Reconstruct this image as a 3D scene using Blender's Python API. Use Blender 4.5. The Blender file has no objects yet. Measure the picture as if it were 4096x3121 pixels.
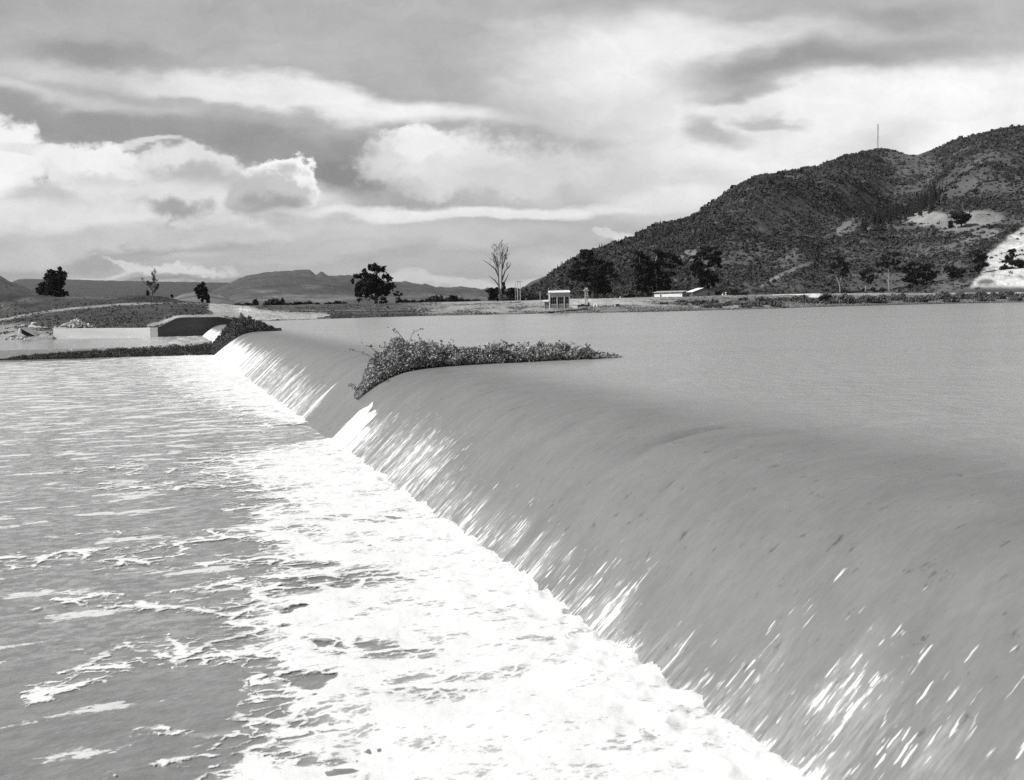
import bpy, math, random
import numpy as np
from mathutils import Matrix, Vector

# ------------------------------------------------------------------ camera
H0 = 3.1; F = 1000.0; CX, CY = 512.0, 390.0; ROLL = 0.02
PIT = math.atan((CY - 301.5) / F)
sc = bpy.context.scene
cam_d = bpy.data.cameras.new('camera'); cam = bpy.data.objects.new('camera', cam_d)
sc.collection.objects.link(cam); sc.camera = cam
cam_d.sensor_width = 36.0; cam_d.lens = 36.0 * F / 1024.0
cam_d.clip_start = 0.3; cam_d.clip_end = 60000.0
cam_d.dof.use_dof = True; cam_d.dof.focus_distance = 70.0; cam_d.dof.aperture_fstop = 1.9
fw = Vector((0, math.cos(PIT), -math.sin(PIT))); up = Vector((0, math.sin(PIT), math.cos(PIT))); rt = Vector((1, 0, 0))
c_, s_ = math.cos(ROLL), math.sin(ROLL)
R_ = rt * c_ - up * s_; U_ = rt * s_ + up * c_
M = Matrix((R_, U_, -fw)).transposed().to_4x4(); M.translation = Vector((0, 0, H0))
cam.matrix_world = M

# ------------------------------------------------------------------ light and exposure
TH = math.radians(19.75)                 # the weir runs this far left of straight ahead
SUN_AZ = math.radians(-109.0)            # from straight ahead, negative = left
SUN_EL = math.radians(42.0)
EXPO = 0.0
sc.view_settings.view_transform = 'Standard'; sc.view_settings.look = 'None'
sc.view_settings.exposure = EXPO; sc.view_settings.gamma = 1.0
sun_d = bpy.data.lights.new('sun', 'SUN'); sun_d.energy = 4.6; sun_d.angle = math.radians(0.5); sun_d.color = (1.0, 0.995, 0.985)
sun = bpy.data.objects.new('sun', sun_d); sc.collection.objects.link(sun)
sdir = Vector((math.sin(SUN_AZ) * math.cos(SUN_EL), math.cos(SUN_AZ) * math.cos(SUN_EL), math.sin(SUN_EL)))
sun.rotation_euler = sdir.to_track_quat('Z', 'Y').to_euler()
sc.cycles.max_bounces = 5; sc.cycles.diffuse_bounces = 2; sc.cycles.glossy_bounces = 3
sc.cycles.transparent_max_bounces = 8; sc.cycles.volume_bounces = 0
try: sc.cycles.use_denoising = False
except Exception: pass

def ray(x, y):
    dx = x - CX; dy = CY - y
    a = dx * c_ + dy * s_; b = -dx * s_ + dy * c_
    fx = a / F; fz = b / F
    return fx, math.cos(PIT) + fz * math.sin(PIT), -math.sin(PIT) + fz * math.cos(PIT)
def pt(x, y, d):
    """The world point seen at (x, y) at forward distance d."""
    r = ray(x, y); t = d / r[1]
    return np.array([r[0] * t, d, H0 + r[2] * t])
def hit(x, y, z):
    r = ray(x, y); t = (z - H0) / r[2]
    return np.array([r[0] * t, r[1] * t])
def proj(X, Y, Z):
    v2 = Z - H0
    d = Y * math.cos(PIT) - v2 * math.sin(PIT)
    d = np.where(d > 0.1, d, 0.1)
    a = X / d * F; b = (Y * math.sin(PIT) + v2 * math.cos(PIT)) / d * F
    return CX + a * c_ - b * s_, CY - (a * s_ + b * c_)
def hor(x): return 301.5 - 0.02 * (x - 512.0)
def W2(X, Y):
    """weir frame (X upstream, Y along the weir) -> world x, y"""
    return X * math.cos(TH) - Y * math.sin(TH), X * math.sin(TH) + Y * math.cos(TH)
def toW(x, y):
    return x * math.cos(TH) + y * math.sin(TH), -x * math.sin(TH) + y * math.cos(TH)
def lin(v):
    v = v / 255.0
    return v / 12.92 if v <= 0.04045 else ((v + 0.055) / 1.055) ** 2.4

# ------------------------------------------------------------------ world: Nishita sky with cloud layers
world = bpy.data.worlds.new('World'); sc.world = world; world.use_nodes = True
nt = world.node_tree; nt.nodes.clear()
def nd(tree, typ, **kw):
    n = tree.nodes.new(typ)
    for k, v in kw.items():
        if k == 'inp':
            for kk, vv in v.items():
                if hasattr(vv, 'is_output') or isinstance(vv, bpy.types.NodeSocket): tree.links.new(vv, n.inputs[kk])
                else: n.inputs[kk].default_value = vv
        else: setattr(n, k, v)
    return n
def mth(tree, op, a, b=None, c=None, clamp=False):
    n = tree.nodes.new('ShaderNodeMath'); n.operation = op; n.use_clamp = clamp
    for i, v in enumerate((a, b, c)):
        if v is None: continue
        if isinstance(v, bpy.types.NodeSocket): tree.links.new(v, n.inputs[i])
        else: n.inputs[i].default_value = v
    return n.outputs[0]
def mapr(tree, v, a, b, c, d, interp='SMOOTHSTEP'):
    n = tree.nodes.new('ShaderNodeMapRange'); n.interpolation_type = interp
    tree.links.new(v, n.inputs[0])
    for i, q in enumerate((a, b, c, d)):
        if isinstance(q, bpy.types.NodeSocket): tree.links.new(q, n.inputs[i + 1])
        else: n.inputs[i + 1].default_value = q
    return n.outputs[0]
def mixf(tree, f, a, b):
    n = tree.nodes.new('ShaderNodeMix'); n.data_type = 'FLOAT'
    for i, v in ((0, f), (2, a), (3, b)):
        if isinstance(v, bpy.types.NodeSocket): tree.links.new(v, n.inputs[i])
        else: n.inputs[i].default_value = v
    return n.outputs[0]
def vmath(tree, op, a, b=None, scale=None):
    n = tree.nodes.new('ShaderNodeVectorMath'); n.operation = op
    for i, v in enumerate((a, b)):
        if v is None: continue
        if isinstance(v, bpy.types.NodeSocket): tree.links.new(v, n.inputs[i])
        else: n.inputs[i].default_value = v
    if scale is not None:
        if isinstance(scale, bpy.types.NodeSocket): tree.links.new(scale, n.inputs['Scale'])
        else: n.inputs['Scale'].default_value = scale
    return n.outputs['Value'] if op in ('LENGTH', 'DOT_PRODUCT') else n.outputs['Vector']
def noise(tree, vec, scale, detail=4, rough=0.55, out='Fac', dist=0.0):
    n = tree.nodes.new('ShaderNodeTexNoise'); n.noise_dimensions = '3D'
    tree.links.new(vec, n.inputs['Vector'])
    n.inputs['Scale'].default_value = scale; n.inputs['Detail'].default_value = detail
    n.inputs['Roughness'].default_value = rough; n.inputs['Distortion'].default_value = dist
    return n.outputs[out]

sky = nt.nodes.new('ShaderNodeTexSky'); sky.sky_type = 'NISHITA'; sky.sun_disc = False
sky.sun_elevation = SUN_EL; sky.sun_rotation = SUN_AZ % (2 * math.pi); sky.air_density = 1.0; sky.dust_density = 1.5; sky.altitude = 2500
bw = nt.nodes.new('ShaderNodeRGBToBW'); nt.links.new(sky.outputs[0], bw.inputs[0])
tc = nt.nodes.new('ShaderNodeTexCoord')
dirv = tc.outputs['Generated']
sep = nt.nodes.new('ShaderNodeSeparateXYZ'); nt.links.new(dirv, sep.inputs[0])
dx, dy, dz = sep.outputs
yy = mth(nt, 'MAXIMUM', dy, 0.06)
su = mth(nt, 'DIVIDE', dx, yy); sv = mth(nt, 'DIVIDE', dz, yy)
comb = nt.nodes.new('ShaderNodeCombineXYZ'); nt.links.new(su, comb.inputs[0]); nt.links.new(sv, comb.inputs[1])
uv = comb.outputs[0]
stretch = vmath(nt, 'MULTIPLY', uv, (1.0, 2.4, 1.0))
n_soft = noise(nt, stretch, 6.0, 5, 0.55, 'Color')
w_soft = vmath(nt, 'SCALE', vmath(nt, 'SUBTRACT', n_soft, (0.5, 0.5, 0.5)), None, 0.16)
w_soft = vmath(nt, 'MULTIPLY', w_soft, (1.0, 0.45, 0.0))
n_puff = noise(nt, vmath(nt, 'MULTIPLY', uv, (1.0, 1.3, 1.0)), 16.0, 8, 0.6, 'Color')
w_puff = vmath(nt, 'SCALE', vmath(nt, 'SUBTRACT', n_puff, (0.5, 0.5, 0.5)), None, 0.105)
w_puff = vmath(nt, 'MULTIPLY', w_puff, (1.0, 0.75, 0.0))
uv_soft = vmath(nt, 'ADD', uv, w_soft); uv_puff = vmath(nt, 'ADD', uv, w_puff)
SKY_K = 2.0 ** (-EXPO)
WS = 0.1                                   # background strength
def sval(v): return lin(v) * SKY_K / WS
# clear sky: Nishita luminance, brought to the print's grey in the strip above the horizon
base = mth(nt, 'MULTIPLY', bw.outputs[0], 1.0)
strk = noise(nt, vmath(nt, 'ADD', vmath(nt, 'MULTIPLY', uv, (1.0, 5.0, 1.0)), vmath(nt, 'MULTIPLY', uv, (0, 0, 0))), 3.2, 6, 0.6)
base_view = mixf(nt, strk, sval(150), sval(205))
inview = mapr(nt, dy, 0.15, 0.6, 0.0, 1.0)
low = mapr(nt, dz, 0.30, 0.55, 1.0, 0.0)
# general cloud deck for the rest of the sky
gd = mth(nt, 'ADD', mth(nt, 'ABSOLUTE', dz), 0.18)
gx = nt.nodes.new('ShaderNodeCombineXYZ'); nt.links.new(mth(nt, 'DIVIDE', dx, gd), gx.inputs[0]); nt.links.new(mth(nt, 'DIVIDE', dy, gd), gx.inputs[1])
gcl = mapr(nt, noise(nt, gx.outputs[0], 0.9, 7, 0.6), 0.46, 0.66, 0.0, 1.0)
col_all = mixf(nt, gcl, mth(nt, 'MULTIPLY', base, 0.75), sval(165))
k = 1024 / 2205.0
# (x, y, rx, ry, rotation deg, grey, edge softness, opacity, kind)
CL = [
 (500, 60, 900, 70, 0, 182, .9, .8, 's'), (1150, 120, 330, 70, 5, 184, .8, .5, 's'),
 (700, 205, 400, 38, 11, 244, .5, .95, 's'), (860, 228, 150, 18, 12, 250, .6, .7, 's'), (200, 158, 330, 20, 4, 212, .8, .75, 's'), (80, 205, 250, 18, 6, 214, .8, .7, 's'), (470, 185, 200, 16, 10, 226, .7, .6, 's'),
 (230, 118, 190, 20, 4, 150, .8, .7, 's'), (950, 150, 170, 26, 5, 178, .8, .7, 's'),
 (250, 262, 460, 40, 6, 152, .6, .97, 's'), (620, 315, 330, 46, 8, 152, .5, .97, 's'), (725, 385, 75, 60, 10, 136, .5, .97, 's'),
 (1420, 120, 330, 95, -4, 244, .6, .95, 's'), (1250, 250, 260, 60, 0, 212, .8, .6, 's'),
 (1850, 290, 580, 200, 0, 249, .5, .98, 's'), (2130, 150, 170, 50, 0, 246, .6, .9, 's'),
 (1720, 128, 270, 40, -5, 152, .8, .9, 's'), (2010, 95, 210, 38, 2, 176, .8, .75, 's'), (1640, 175, 150, 16, -8, 172, .9, .75, 's'), (1640, 15, 200, 22, 0, 176, .9, .6, 's'), (1920, 15, 120, 20, 0, 160, .9, .6, 's'),
 (1560, 272, 75, 28, 15, 186, .7, .85, 's'), (1665, 245, 70, 13, 8, 192, .7, .75, 's'), (1900, 300, 90, 40, 0, 222, .9, .6, 's'),
 (1130, 300, 170, 24, 3, 176, .7, .85, 's'), (960, 345, 185, 70, 6, 240, .3, .97, 'p'), (900, 300, 80, 34, 0, 248, .35, .95, 'p'), (1020, 365, 110, 34, 0, 226, .6, .7, 'p'), (880, 395, 70, 22, 0, 214, .6, .6, 'p'),
 (1300, 395, 330, 55, 0, 214, .8, .7, 's'), (1420, 430, 120, 30, 0, 240, .7, .85, 's'), (1090, 395, 120, 36, 0, 222, .4, .8, 'p'), (830, 330, 60, 50, 0, 214, .5, .7, 'p'), (1200, 350, 120, 40, 0, 226, .5, .7, 'p'),
 (-20, 330, 110, 84, 20, 250, .2, .98, 'p'), (60, 300, 90, 10, 3, 232, .4, .9, 's'), (300, 300, 70, 7, 4, 230, .5, .85, 's'), (290, 322, 50, 5, 4, 224, .5, .7, 's'),
 (190, 365, 120, 52, 8, 246, .2, .97, 'p'), (415, 365, 130, 70, 8, 236, .16, .97, 'p'), (610, 386, 80, 34, 16, 252, .16, .97, 'p'),
 (435, 388, 116, 50, 5, 196, .35, .9, 'p'), (240, 400, 90, 24, 5, 206, .6, .6, 'p'), (250, 455, 480, 56, 0, 238, .5, .95, 's'), (120, 430, 90, 20, 12, 194, .7, .7, 's'),
 (588, 428, 94, 60, 6, 200, .22, .96, 'p'), (605, 450, 82, 38, 0, 158, .6, .85, 'p'), (372, 438, 72, 26, 0, 162, .6, .9, 'p'), (665, 455, 50, 22, -5, 190, .5, .8, 'p'), (730, 440, 40, 16, 0, 214, .5, .7, 'p'),
 (1000, 466, 430, 19, 1, 246, .45, .95, 's'), (1500, 470, 200, 24, 0, 226, .8, .7, 's'), (1315, 503, 60, 16, 0, 250, .35, .95, 'p'),
 (380, 520, 620, 22, -1, 212, .8, .8, 's'), (1000, 513, 430, 22, 1, 204, .8, .85, 's'), (200, 554, 420, 13, -2, 166, .6, .85, 's'), (420, 545, 130, 10, 0, 208, .8, .6, 's'), (700, 548, 200, 10, 0, 206, .8, .6, 's'),
 (120, 586, 330, 7, 1, 224, .6, .9, 's'), (400, 580, 120, 11, 6, 228, .5, .9, 'p'), (300, 577, 60, 7, 0, 226, .5, .8, 'p'), (780, 575, 330, 13, 3, 188, .8, .8, 's'), (1000, 604, 300, 11, 5, 220, .6, .9, 's'), (1150, 550, 220, 16, 0, 200, .8, .7, 's'), (1300, 570, 160, 30, 0, 226, .7, .85, 's'),
 (300, 604, 500, 8, 2, 134, .7, .9, 's'), (650, 602, 230, 6, 3, 160, .8, .7, 's'),
]
val = base_view
for (cx, cy, rx, ry, ro, g, so, op, kd) in CL:
    r = ray(cx * k, cy * k); u0, v0 = r[0] / r[1], r[2] / r[1]
    mp = nt.nodes.new('ShaderNodeMapping'); mp.vector_type = 'TEXTURE'
    nt.links.new(uv_puff if kd == 'p' else uv_soft, mp.inputs['Vector'])
    mp.inputs['Location'].default_value = (u0, v0, 0)
    mp.inputs['Rotation'].default_value = (0, 0, -math.radians(ro - 1.15))
    mp.inputs['Scale'].default_value = (rx * k / F * 1.05, ry * k / F * 1.05, 1)
    d = vmath(nt, 'LENGTH', mp.outputs[0])
    m = mapr(nt, d, 1.0 - so, 1.0 + so * 0.55, op, 0.0)
    val = mixf(nt, m, val, sval(g))
# wisps and billow shading over everything
n_fine = noise(nt, vmath(nt, 'ADD', vmath(nt, 'MULTIPLY', uv_puff, (1.0, 2.0, 1.0)), (3.1, 1.7, 0.4)), 9.0, 8, 0.62)
val = mth(nt, 'MULTIPLY', val, mapr(nt, n_fine, 0.25, 0.75, 0.83, 1.17, 'LINEAR'))
fac = mth(nt, 'MULTIPLY', inview, low)
final = mixf(nt, fac, col_all, val)
gr = mapr(nt, dz, -0.12, -0.02, 0.25, 1.0)
final = mth(nt, 'MULTIPLY', final, gr)
bg = nt.nodes.new('ShaderNodeBackground'); bg.inputs['Strength'].default_value = WS
cc = nt.nodes.new('ShaderNodeCombineColor')
for i in range(3): nt.links.new(final, cc.inputs[i])
nt.links.new(cc.outputs[0], bg.inputs['Color'])
wo = nt.nodes.new('ShaderNodeOutputWorld'); nt.links.new(bg.outputs[0], wo.inputs['Surface'])

# ------------------------------------------------------------------ helpers
rng = np.random.default_rng(7); random.seed(7)
def vnoise(x, y, seed=0):
    x = np.asarray(x, float); y = np.asarray(y, float)
    xi = np.floor(x).astype(np.int64); yi = np.floor(y).astype(np.int64); xf = x - xi; yf = y - yi
    def h(a, b):
        n = (a * 374761393 + b * 668265263 + seed * 974634777) & 0xffffffff
        n = ((n ^ (n >> 13)) * 1274126177) & 0xffffffff
        n = n ^ (n >> 16)
        return (n & 0xffff) / 65535.0
    u = xf * xf * (3 - 2 * xf); v = yf * yf * (3 - 2 * yf)
    return (h(xi, yi) * (1 - u) + h(xi + 1, yi) * u) * (1 - v) + (h(xi, yi + 1) * (1 - u) + h(xi + 1, yi + 1) * u) * v
def fbm(x, y, oct=4, seed=0, gain=0.5):
    s = 0; a = 1; t = 0
    for o in range(oct):
        s = s + a * vnoise(x * 2 ** o + 17.3 * o, y * 2 ** o - 9.1 * o, seed + o); t += a; a *= gain
    return s / t
def sstep(a, b, x):
    t = np.clip((x - a) / (b - a), 0, 1); return t * t * (3 - 2 * t)

def mesh_obj(name, V, Fq, mat, parent=None, smooth=False, attrs=None, origin=None):
    """V (n,3) world (or parent-local when parent given), Fq int array (m,3|4)"""
    me = bpy.data.meshes.new(name)
    V = np.asarray(V, dtype=np.float32)
    Fq = np.asarray(Fq, dtype=np.int32); n, kk = Fq.shape
    me.vertices.add(len(V)); me.vertices.foreach_set('co', V.ravel())
    me.loops.add(n * kk); me.loops.foreach_set('vertex_index', Fq.ravel())
    me.polygons.add(n); me.polygons.foreach_set('loop_start', np.arange(n, dtype=np.int32) * kk)
    me.polygons.foreach_set('loop_total', np.full(n, kk, dtype=np.int32))
    if smooth: me.polygons.foreach_set('use_smooth', np.ones(n, dtype=bool))
    if attrs:
        for an, av in attrs.items():
            a = me.attributes.new(an, 'FLOAT', 'POINT'); a.data.foreach_set('value', np.asarray(av, dtype=np.float32).ravel())
    me.update(calc_edges=True); me.validate()
    if mat: me.materials.append(mat)
    o = bpy.data.objects.new(name, me); sc.collection.objects.link(o)
    if parent: o.parent = parent
    return o
def grid_faces(nr, nc):
    i = np.arange(nr - 1)[:, None] * nc + np.arange(nc - 1)[None, :]
    return np.stack([i, i + 1, i + nc + 1, i + nc], -1).reshape(-1, 4)
def tag(o, label=None, cat=None, group=None, kind=None):
    if label: o['label'] = label
    if cat: o['category'] = cat
    if group: o['group'] = group
    if kind: o['kind'] = kind
    return o
def empty(name, loc, rz=0.0):
    o = bpy.data.objects.new(name, None); sc.collection.objects.link(o)
    o.location = [float(v) for v in loc]; o.rotation_euler = (0, 0, rz); o.empty_display_size = 0.3
    return o
class MB:
    def __init__(s): s.v = []; s.f = []; s.n = 0
    def add(s, V, Fc):
        V = np.asarray(V, float); s.v.append(V); s.f += [tuple(int(i) + s.n for i in q) for q in Fc]; s.n += len(V)
    def box(s, x0, x1, y0, y1, z0, z1):
        V = [(x, y, z) for z in (z0, z1) for y in (y0, y1) for x in (x0, x1)]
        s.add(V, [(0, 2, 3, 1), (4, 5, 7, 6), (0, 1, 5, 4), (2, 6, 7, 3), (0, 4, 6, 2), (1, 3, 7, 5)])
    def prism(s, pts, y0, y1):
        """polygon pts in xz, extruded along y"""
        n = len(pts); V = [(p[0], y0, p[1]) for p in pts] + [(p[0], y1, p[1]) for p in pts]
        s.add(V, [tuple(range(n)), tuple(range(2 * n - 1, n - 1, -1))] + [(i, i + n, (i + 1) % n + n, (i + 1) % n) for i in range(n)])
    def tube(s, p, q, r0, r1, n=6):
        p = np.array(p, float); q = np.array(q, float); d = q - p; L = np.linalg.norm(d)
        if L < 1e-6: return
        d /= L; a = np.cross(d, (0, 0, 1.0)) if abs(d[2]) < 0.9 else np.cross(d, (1.0, 0, 0)); a /= np.linalg.norm(a); b = np.cross(d, a)
        t = np.arange(n) * 2 * math.pi / n
        c = np.cos(t)[:, None] * a + np.sin(t)[:, None] * b
        V = np.vstack([p + c * r0, q + c * r1])
        s.add(V, [(i, (i + 1) % n, (i + 1) % n + n, i + n) for i in range(n)] + [tuple(range(n - 1, -1, -1)), tuple(range(n, 2 * n))])
    def build(s, name, mat, parent=None, smooth=False):
        me = bpy.data.meshes.new(name); me.from_pydata(np.vstack(s.v).tolist(), [], s.f); me.update()
        if smooth:
            for p in me.polygons: p.use_smooth = True
        if mat: me.materials.append(mat)
        o = bpy.data.objects.new(name, me); sc.collection.objects.link(o)
        if parent: o.parent = parent
        return o

# ------------------------------------------------------------------ materials
def material(name, alb, rough=0.9, spec=0.2, var=0.25, scale=1.0, bump=0.0, bscale=None, attr=None, stretch=(1, 1, 1), detail=6, coord='Object', lo=None):
    m = bpy.data.materials.new(name); m.use_nodes = True; t = m.node_tree
    b = t.nodes['Principled BSDF']; b.inputs['Roughness'].default_value = rough
    b.inputs['Specular IOR Level'].default_value = spec
    tcn = t.nodes.new('ShaderNodeTexCoord'); v = tcn.outputs[coord]
    v = vmath(t, 'MULTIPLY', v, stretch)
    nz = noise(t, v, scale, detail, 0.6)
    f = mapr(t, nz, 0.28, 0.72, 1 - var, 1 + var, 'LINEAR')
    if attr:
        an = t.nodes.new('ShaderNodeAttribute'); an.attribute_name = attr
        c = mth(t, 'MULTIPLY', an.outputs['Fac'], f)
    else: c = mth(t, 'MULTIPLY', f, alb)
    cb = t.nodes.new('ShaderNodeCombineColor')
    for i in range(3): t.links.new(c, cb.inputs[i])
    t.links.new(cb.outputs[0], b.inputs['Base Color'])
    if bump:
        bp = t.nodes.new('ShaderNodeBump'); bp.inputs['Strength'].default_value = 1.0; bp.inputs['Distance'].default_value = bump
        t.links.new(noise(t, v, bscale or scale * 2, 6, 0.65), bp.inputs['Height'])
        t.links.new(bp.outputs[0], b.inputs['Normal'])
    return m
M_ground = material('ground_earth', 0.2, attr='tone', var=0.42, scale=0.55, bump=0.5, bscale=0.9)
M_hill = material('hillside_scrubland', 0.05, attr='tone', var=0.45, scale=0.05, bump=1.6, bscale=0.3)
M_mount = material('mountain_slopes', 0.07, attr='tone', var=0.75, scale=0.006, bump=30.0, bscale=0.004)
M_conifer = material('conifer_needles', 0.014, var=0.4, scale=0.1)
M_leaf = material('tree_leaves', 0.026, var=0.5, scale=0.4, rough=0.85, spec=0.15)
M_leafmid = material('shrub_leaves', 0.12, var=0.5, scale=0.35, rough=0.85, spec=0.15)
M_weed = material('weed_leaves', 0.33, var=0.55, scale=1.3, rough=0.6, spec=0.35)
M_bankgrass = material('bank_grass_blades', 0.22, var=0.5, scale=0.8)
M_weeddark = material('dark_weed_leaves', 0.10, var=0.55, scale=1.3, rough=0.7, spec=0.25)
M_scrub = material('scrub_leaves', 0.062, var=0.55, scale=0.02, rough=0.9, spec=0.1)
M_bark = material('bark', 0.07, var=0.4, scale=3.0, rough=0.95, spec=0.1)
M_palebark = material('pale_bark', 0.30, var=0.3, scale=1.5, rough=0.9, spec=0.1)
M_deadwood = material('dead_wood', 0.085, var=0.3, scale=2.0, rough=0.9, spec=0.1)
M_conc = material('sunlit_concrete', 0.9, var=0.17, scale=0.35, stretch=(0.25, 0.25, 1.6), rough=0.9, bump=0.02, bscale=3)  # the wing wall's sunlight is put into this bright colour
M_concshade = material('shaded_concrete', 0.085, var=0.35, scale=0.3, stretch=(0.3, 0.3, 1.6), rough=0.85, bump=0.03, bscale=3)  # dark tone carries the shade on the side wall
M_white = material('whitewash_and_sunlit', 0.8, var=0.08, scale=2.0)
M_rend = material('rendered_wall', 0.45, var=0.15, scale=1.5)
M_brick = material('block_wall', 0.20, var=0.3, scale=3.0, bump=0.02)
M_glass = material('window_glass', 0.012, rough=0.3, spec=0.15, var=0.3)
M_metal = material('galvanised_metal', 0.42, rough=0.6, var=0.2, scale=2.0)
M_grey = material('grey_post', 0.3, rough=0.8, var=0.2, scale=3.0)
M_dark = material('dark_paint_and_shade', 0.03, rough=0.5, var=0.3, scale=2.0)  # also stands for shade under the slab and in the culvert
M_stone = material('quarried_stone', 0.66, var=0.2, scale=2.5, bump=0.05)
M_plank = material('weathered_timber', 0.11, var=0.35, scale=2.0, stretch=(1, 1, 6))

# ------------------------------------------------------------------ tone painting helpers (colour patches of the land, some sun and shade painted in)
def paint(px, py, base, shapes):
    t = base.copy()
    for s in shapes:
        kd = s[0]
        if kd == 'e':      # ellipse cx cy rx ry value opacity soft
            _, cx, cy, rx, ry, v, op, so = s
            d = np.sqrt(((px - cx) / rx) ** 2 + ((py - cy) / ry) ** 2)
            m = (1 - sstep(1 - so, 1 + so, d)) * op
        else:              # polyline pts width value opacity
            _, pts, w, v, op = s
            d = np.full(px.shape, 1e9)
            for (x0, y0), (x1, y1) in zip(pts[:-1], pts[1:]):
                L = (x1 - x0) ** 2 + (y1 - y0) ** 2
                u = np.clip(((px - x0) * (x1 - x0) + (py - y0) * (y1 - y0)) / L, 0, 1)
                d = np.minimum(d, np.hypot(px - x0 - u * (x1 - x0), (py - y0 - u * (y1 - y0))))
            m = (1 - sstep(w * 0.5, w * 1.2, d)) * op
        t = t * (1 - m) + v * m
    return t
def curve(tab):
    a = np.array(tab, float); return lambda x: np.interp(x, a[:, 0], a[:, 1])

# ------------------------------------------------------------------ ground sheet
shore_y = curve([(232, 321.8), (242, 321.3), (269, 320.8), (301, 319.9), (325, 318.9), (374.7, 317.3), (437, 315.7), (518, 314.2), (551.7, 313.4), (594, 313.1), (662, 311.7), (725, 310), (833.5, 306.7), (928, 304.2), (1024, 302.3), (1300, 297)])
edge_y = curve([(200, 306.5), (232, 305.9), (250, 305.8), (350, 304.2), (400, 303), (487, 301), (525, 300.5), (587, 298.6), (653, 297.2), (725, 295.6), (812, 293.6), (920, 293), (1024, 292), (1300, 286)])
path_y = curve([(-300, 338), (0, 320), (40, 312.5), (79, 307.8), (119, 304.2), (150, 303.2), (187, 302.4), (224, 304.2), (250, 307), (275, 311)])
crest_y = curve([(-300, 285), (0, 291.9), (12, 292.3), (24, 293), (48, 295.8), (59, 296.6), (71, 296.2), (95, 296.2), (119, 295.8), (147, 295.4), (159, 296.2), (175, 299.4), (190, 302.6), (224, 305)])
walltop_y = curve([(53, 328.6), (157, 327.9), (176, 318.6), (182, 317.6), (220, 317.1), (234, 320.2), (241, 321.5), (262, 323.7)])
YW = 192.0                                            # the abutment wall stands at this weir coordinate
def wall_r(px):
    """forward distance of the wall line at pixel column px"""
    px = np.asarray(px, float); out = np.empty(px.shape)
    A = hit(157.5, 337.0, -2.0); B = hit(53.0, 339.0, -2.0)
    for i, x in enumerate(px.ravel()):
        r = ray(x, 330.0)
        if x < 157.5:
            dx_, dy_ = B - A; # A + u d = t r
            t = (A[0] * dy_ - A[1] * dx_) / (r[0] * dy_ - r[1] * dx_)
            out.ravel()[i] = r[1] * t
        else:
            t = YW / (-r[0] * math.sin(TH) + r[1] * math.cos(TH)); out.ravel()[i] = r[1] * t
    return out
def zof(px, y, d):
    return H0 - (y - hor(px)) / F * d
def ground_cols(px):
    """contours (distance, height) for one column"""
    if px < 53:
        rs = hit(px, 339.5, -2.0)[1]
        c = [(rs - 15, -4.5), (rs - 1, -2.4), (rs + 0.5, -1.75), (rs + 9, -0.9), (rs + 25, 0.0), (250, zof(px, path_y(px), 250)), (290, zof(px, (path_y(px) + crest_y(px)) / 2 + 2, 290)), (340, zof(px, crest_y(px), 340)), (420, 4.0), (560, 3.0)]
    elif px < 241:
        rw = float(wall_r([px])[0]); zt = zof(px, walltop_y(px), rw)
        c = [(rw - 3, -4.5), (rw + 0.95, -4.4), (rw + 0.97, zt - 0.12)]
        if px < 232:
            dp = 250 if px < 150 else min(262, 250 + (px - 150) * 0.15)
            c += [(rw + 9, max(zt, 0.1)), (dp, zof(px, path_y(px), dp)), (dp + 35, zof(px, (path_y(px) + min(crest_y(px), path_y(px))) / 2 + .3, dp + 35)), (345, zof(px, min(crest_y(px), path_y(px) + 1), 345)), (420, 3.0), (560, 3.0)]
        else:
            c += [(rw + 9, max(zt, 0.1)), (262, zof(px, path_y(px), 262)), (297, zof(px, path_y(px) + .3 * min(1, (px - 232) / 10), 297)), (345, zof(px, edge_y(px), 330)), (400, 3.0), (560, 3.0)]
    elif px < 375:
        rs = hit(px, float(shore_y(px)), 0.0)[1]; ey = float(edge_y(px)); p2 = float(np.interp(px, [232, 241, 250, 275, 325, 375], [304.9, 305.9, 307.4, 311.4, 316.2, 317.2])); p2 = min(p2, float(shore_y(px)) - .35)
        c = [(rs - 40, -5.5), (rs - 12, -1.5), (rs, -0.04), (rs + 1.0, 0.12), (rs + 20, zof(px, p2, rs + 20)), (rs + 34, zof(px, p2 + .4, rs + 34)), (rs + 60, zof(px, p2 * .45 + ey * .55, rs + 60)), (rs + 85, zof(px, ey, rs + 85)), (rs + 110, zof(px, ey, rs + 85) - .1), (600, 3.0)]
    else:
        rs = hit(px, float(shore_y(px)), 0.0)[1]; sy = float(shore_y(px)); ey = float(edge_y(px))
        q = (sy - ey)
        top = zof(px, ey, rs + 85)
        c = [(rs - 40, -5.5), (rs - 12, -1.5), (rs, -0.04), (rs + 1.0, 0.28), (rs + 9, zof(px, sy - q * 0.22, rs + 9)), (rs + 32, zof(px, sy - q * 0.52, rs + 32)), (rs + 60, zof(px, sy - q * 0.80, rs + 60)), (rs + 85, top), (rs + 110, top - 0.1), (600, 3.0)]
    return c
pxs = np.concatenate([np.arange(-560, -60, 12), np.arange(-60, 1100, 1.0), np.arange(1100, 1700, 12)]).astype(float)
ds = np.concatenate([np.arange(8, 150, 8), np.arange(150, 400, 0.9), np.arange(400, 640, 8), np.geomspace(640, 14000, 50)])
PXg, Dg = np.meshgrid(pxs, ds)
Zg = np.empty(PXg.shape)
for j, x in enumerate(pxs):
    c = ground_cols(float(x)); cr = [a[0] for a in c] + [2000, 14000]; cz = [a[1] for a in c] + [2.9, 2.0]
    Zg[:, j] = np.interp(ds, cr, cz)
rr = (PXg - CX) / F
Xg = rr * Dg; Yg = Dg.copy()
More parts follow.
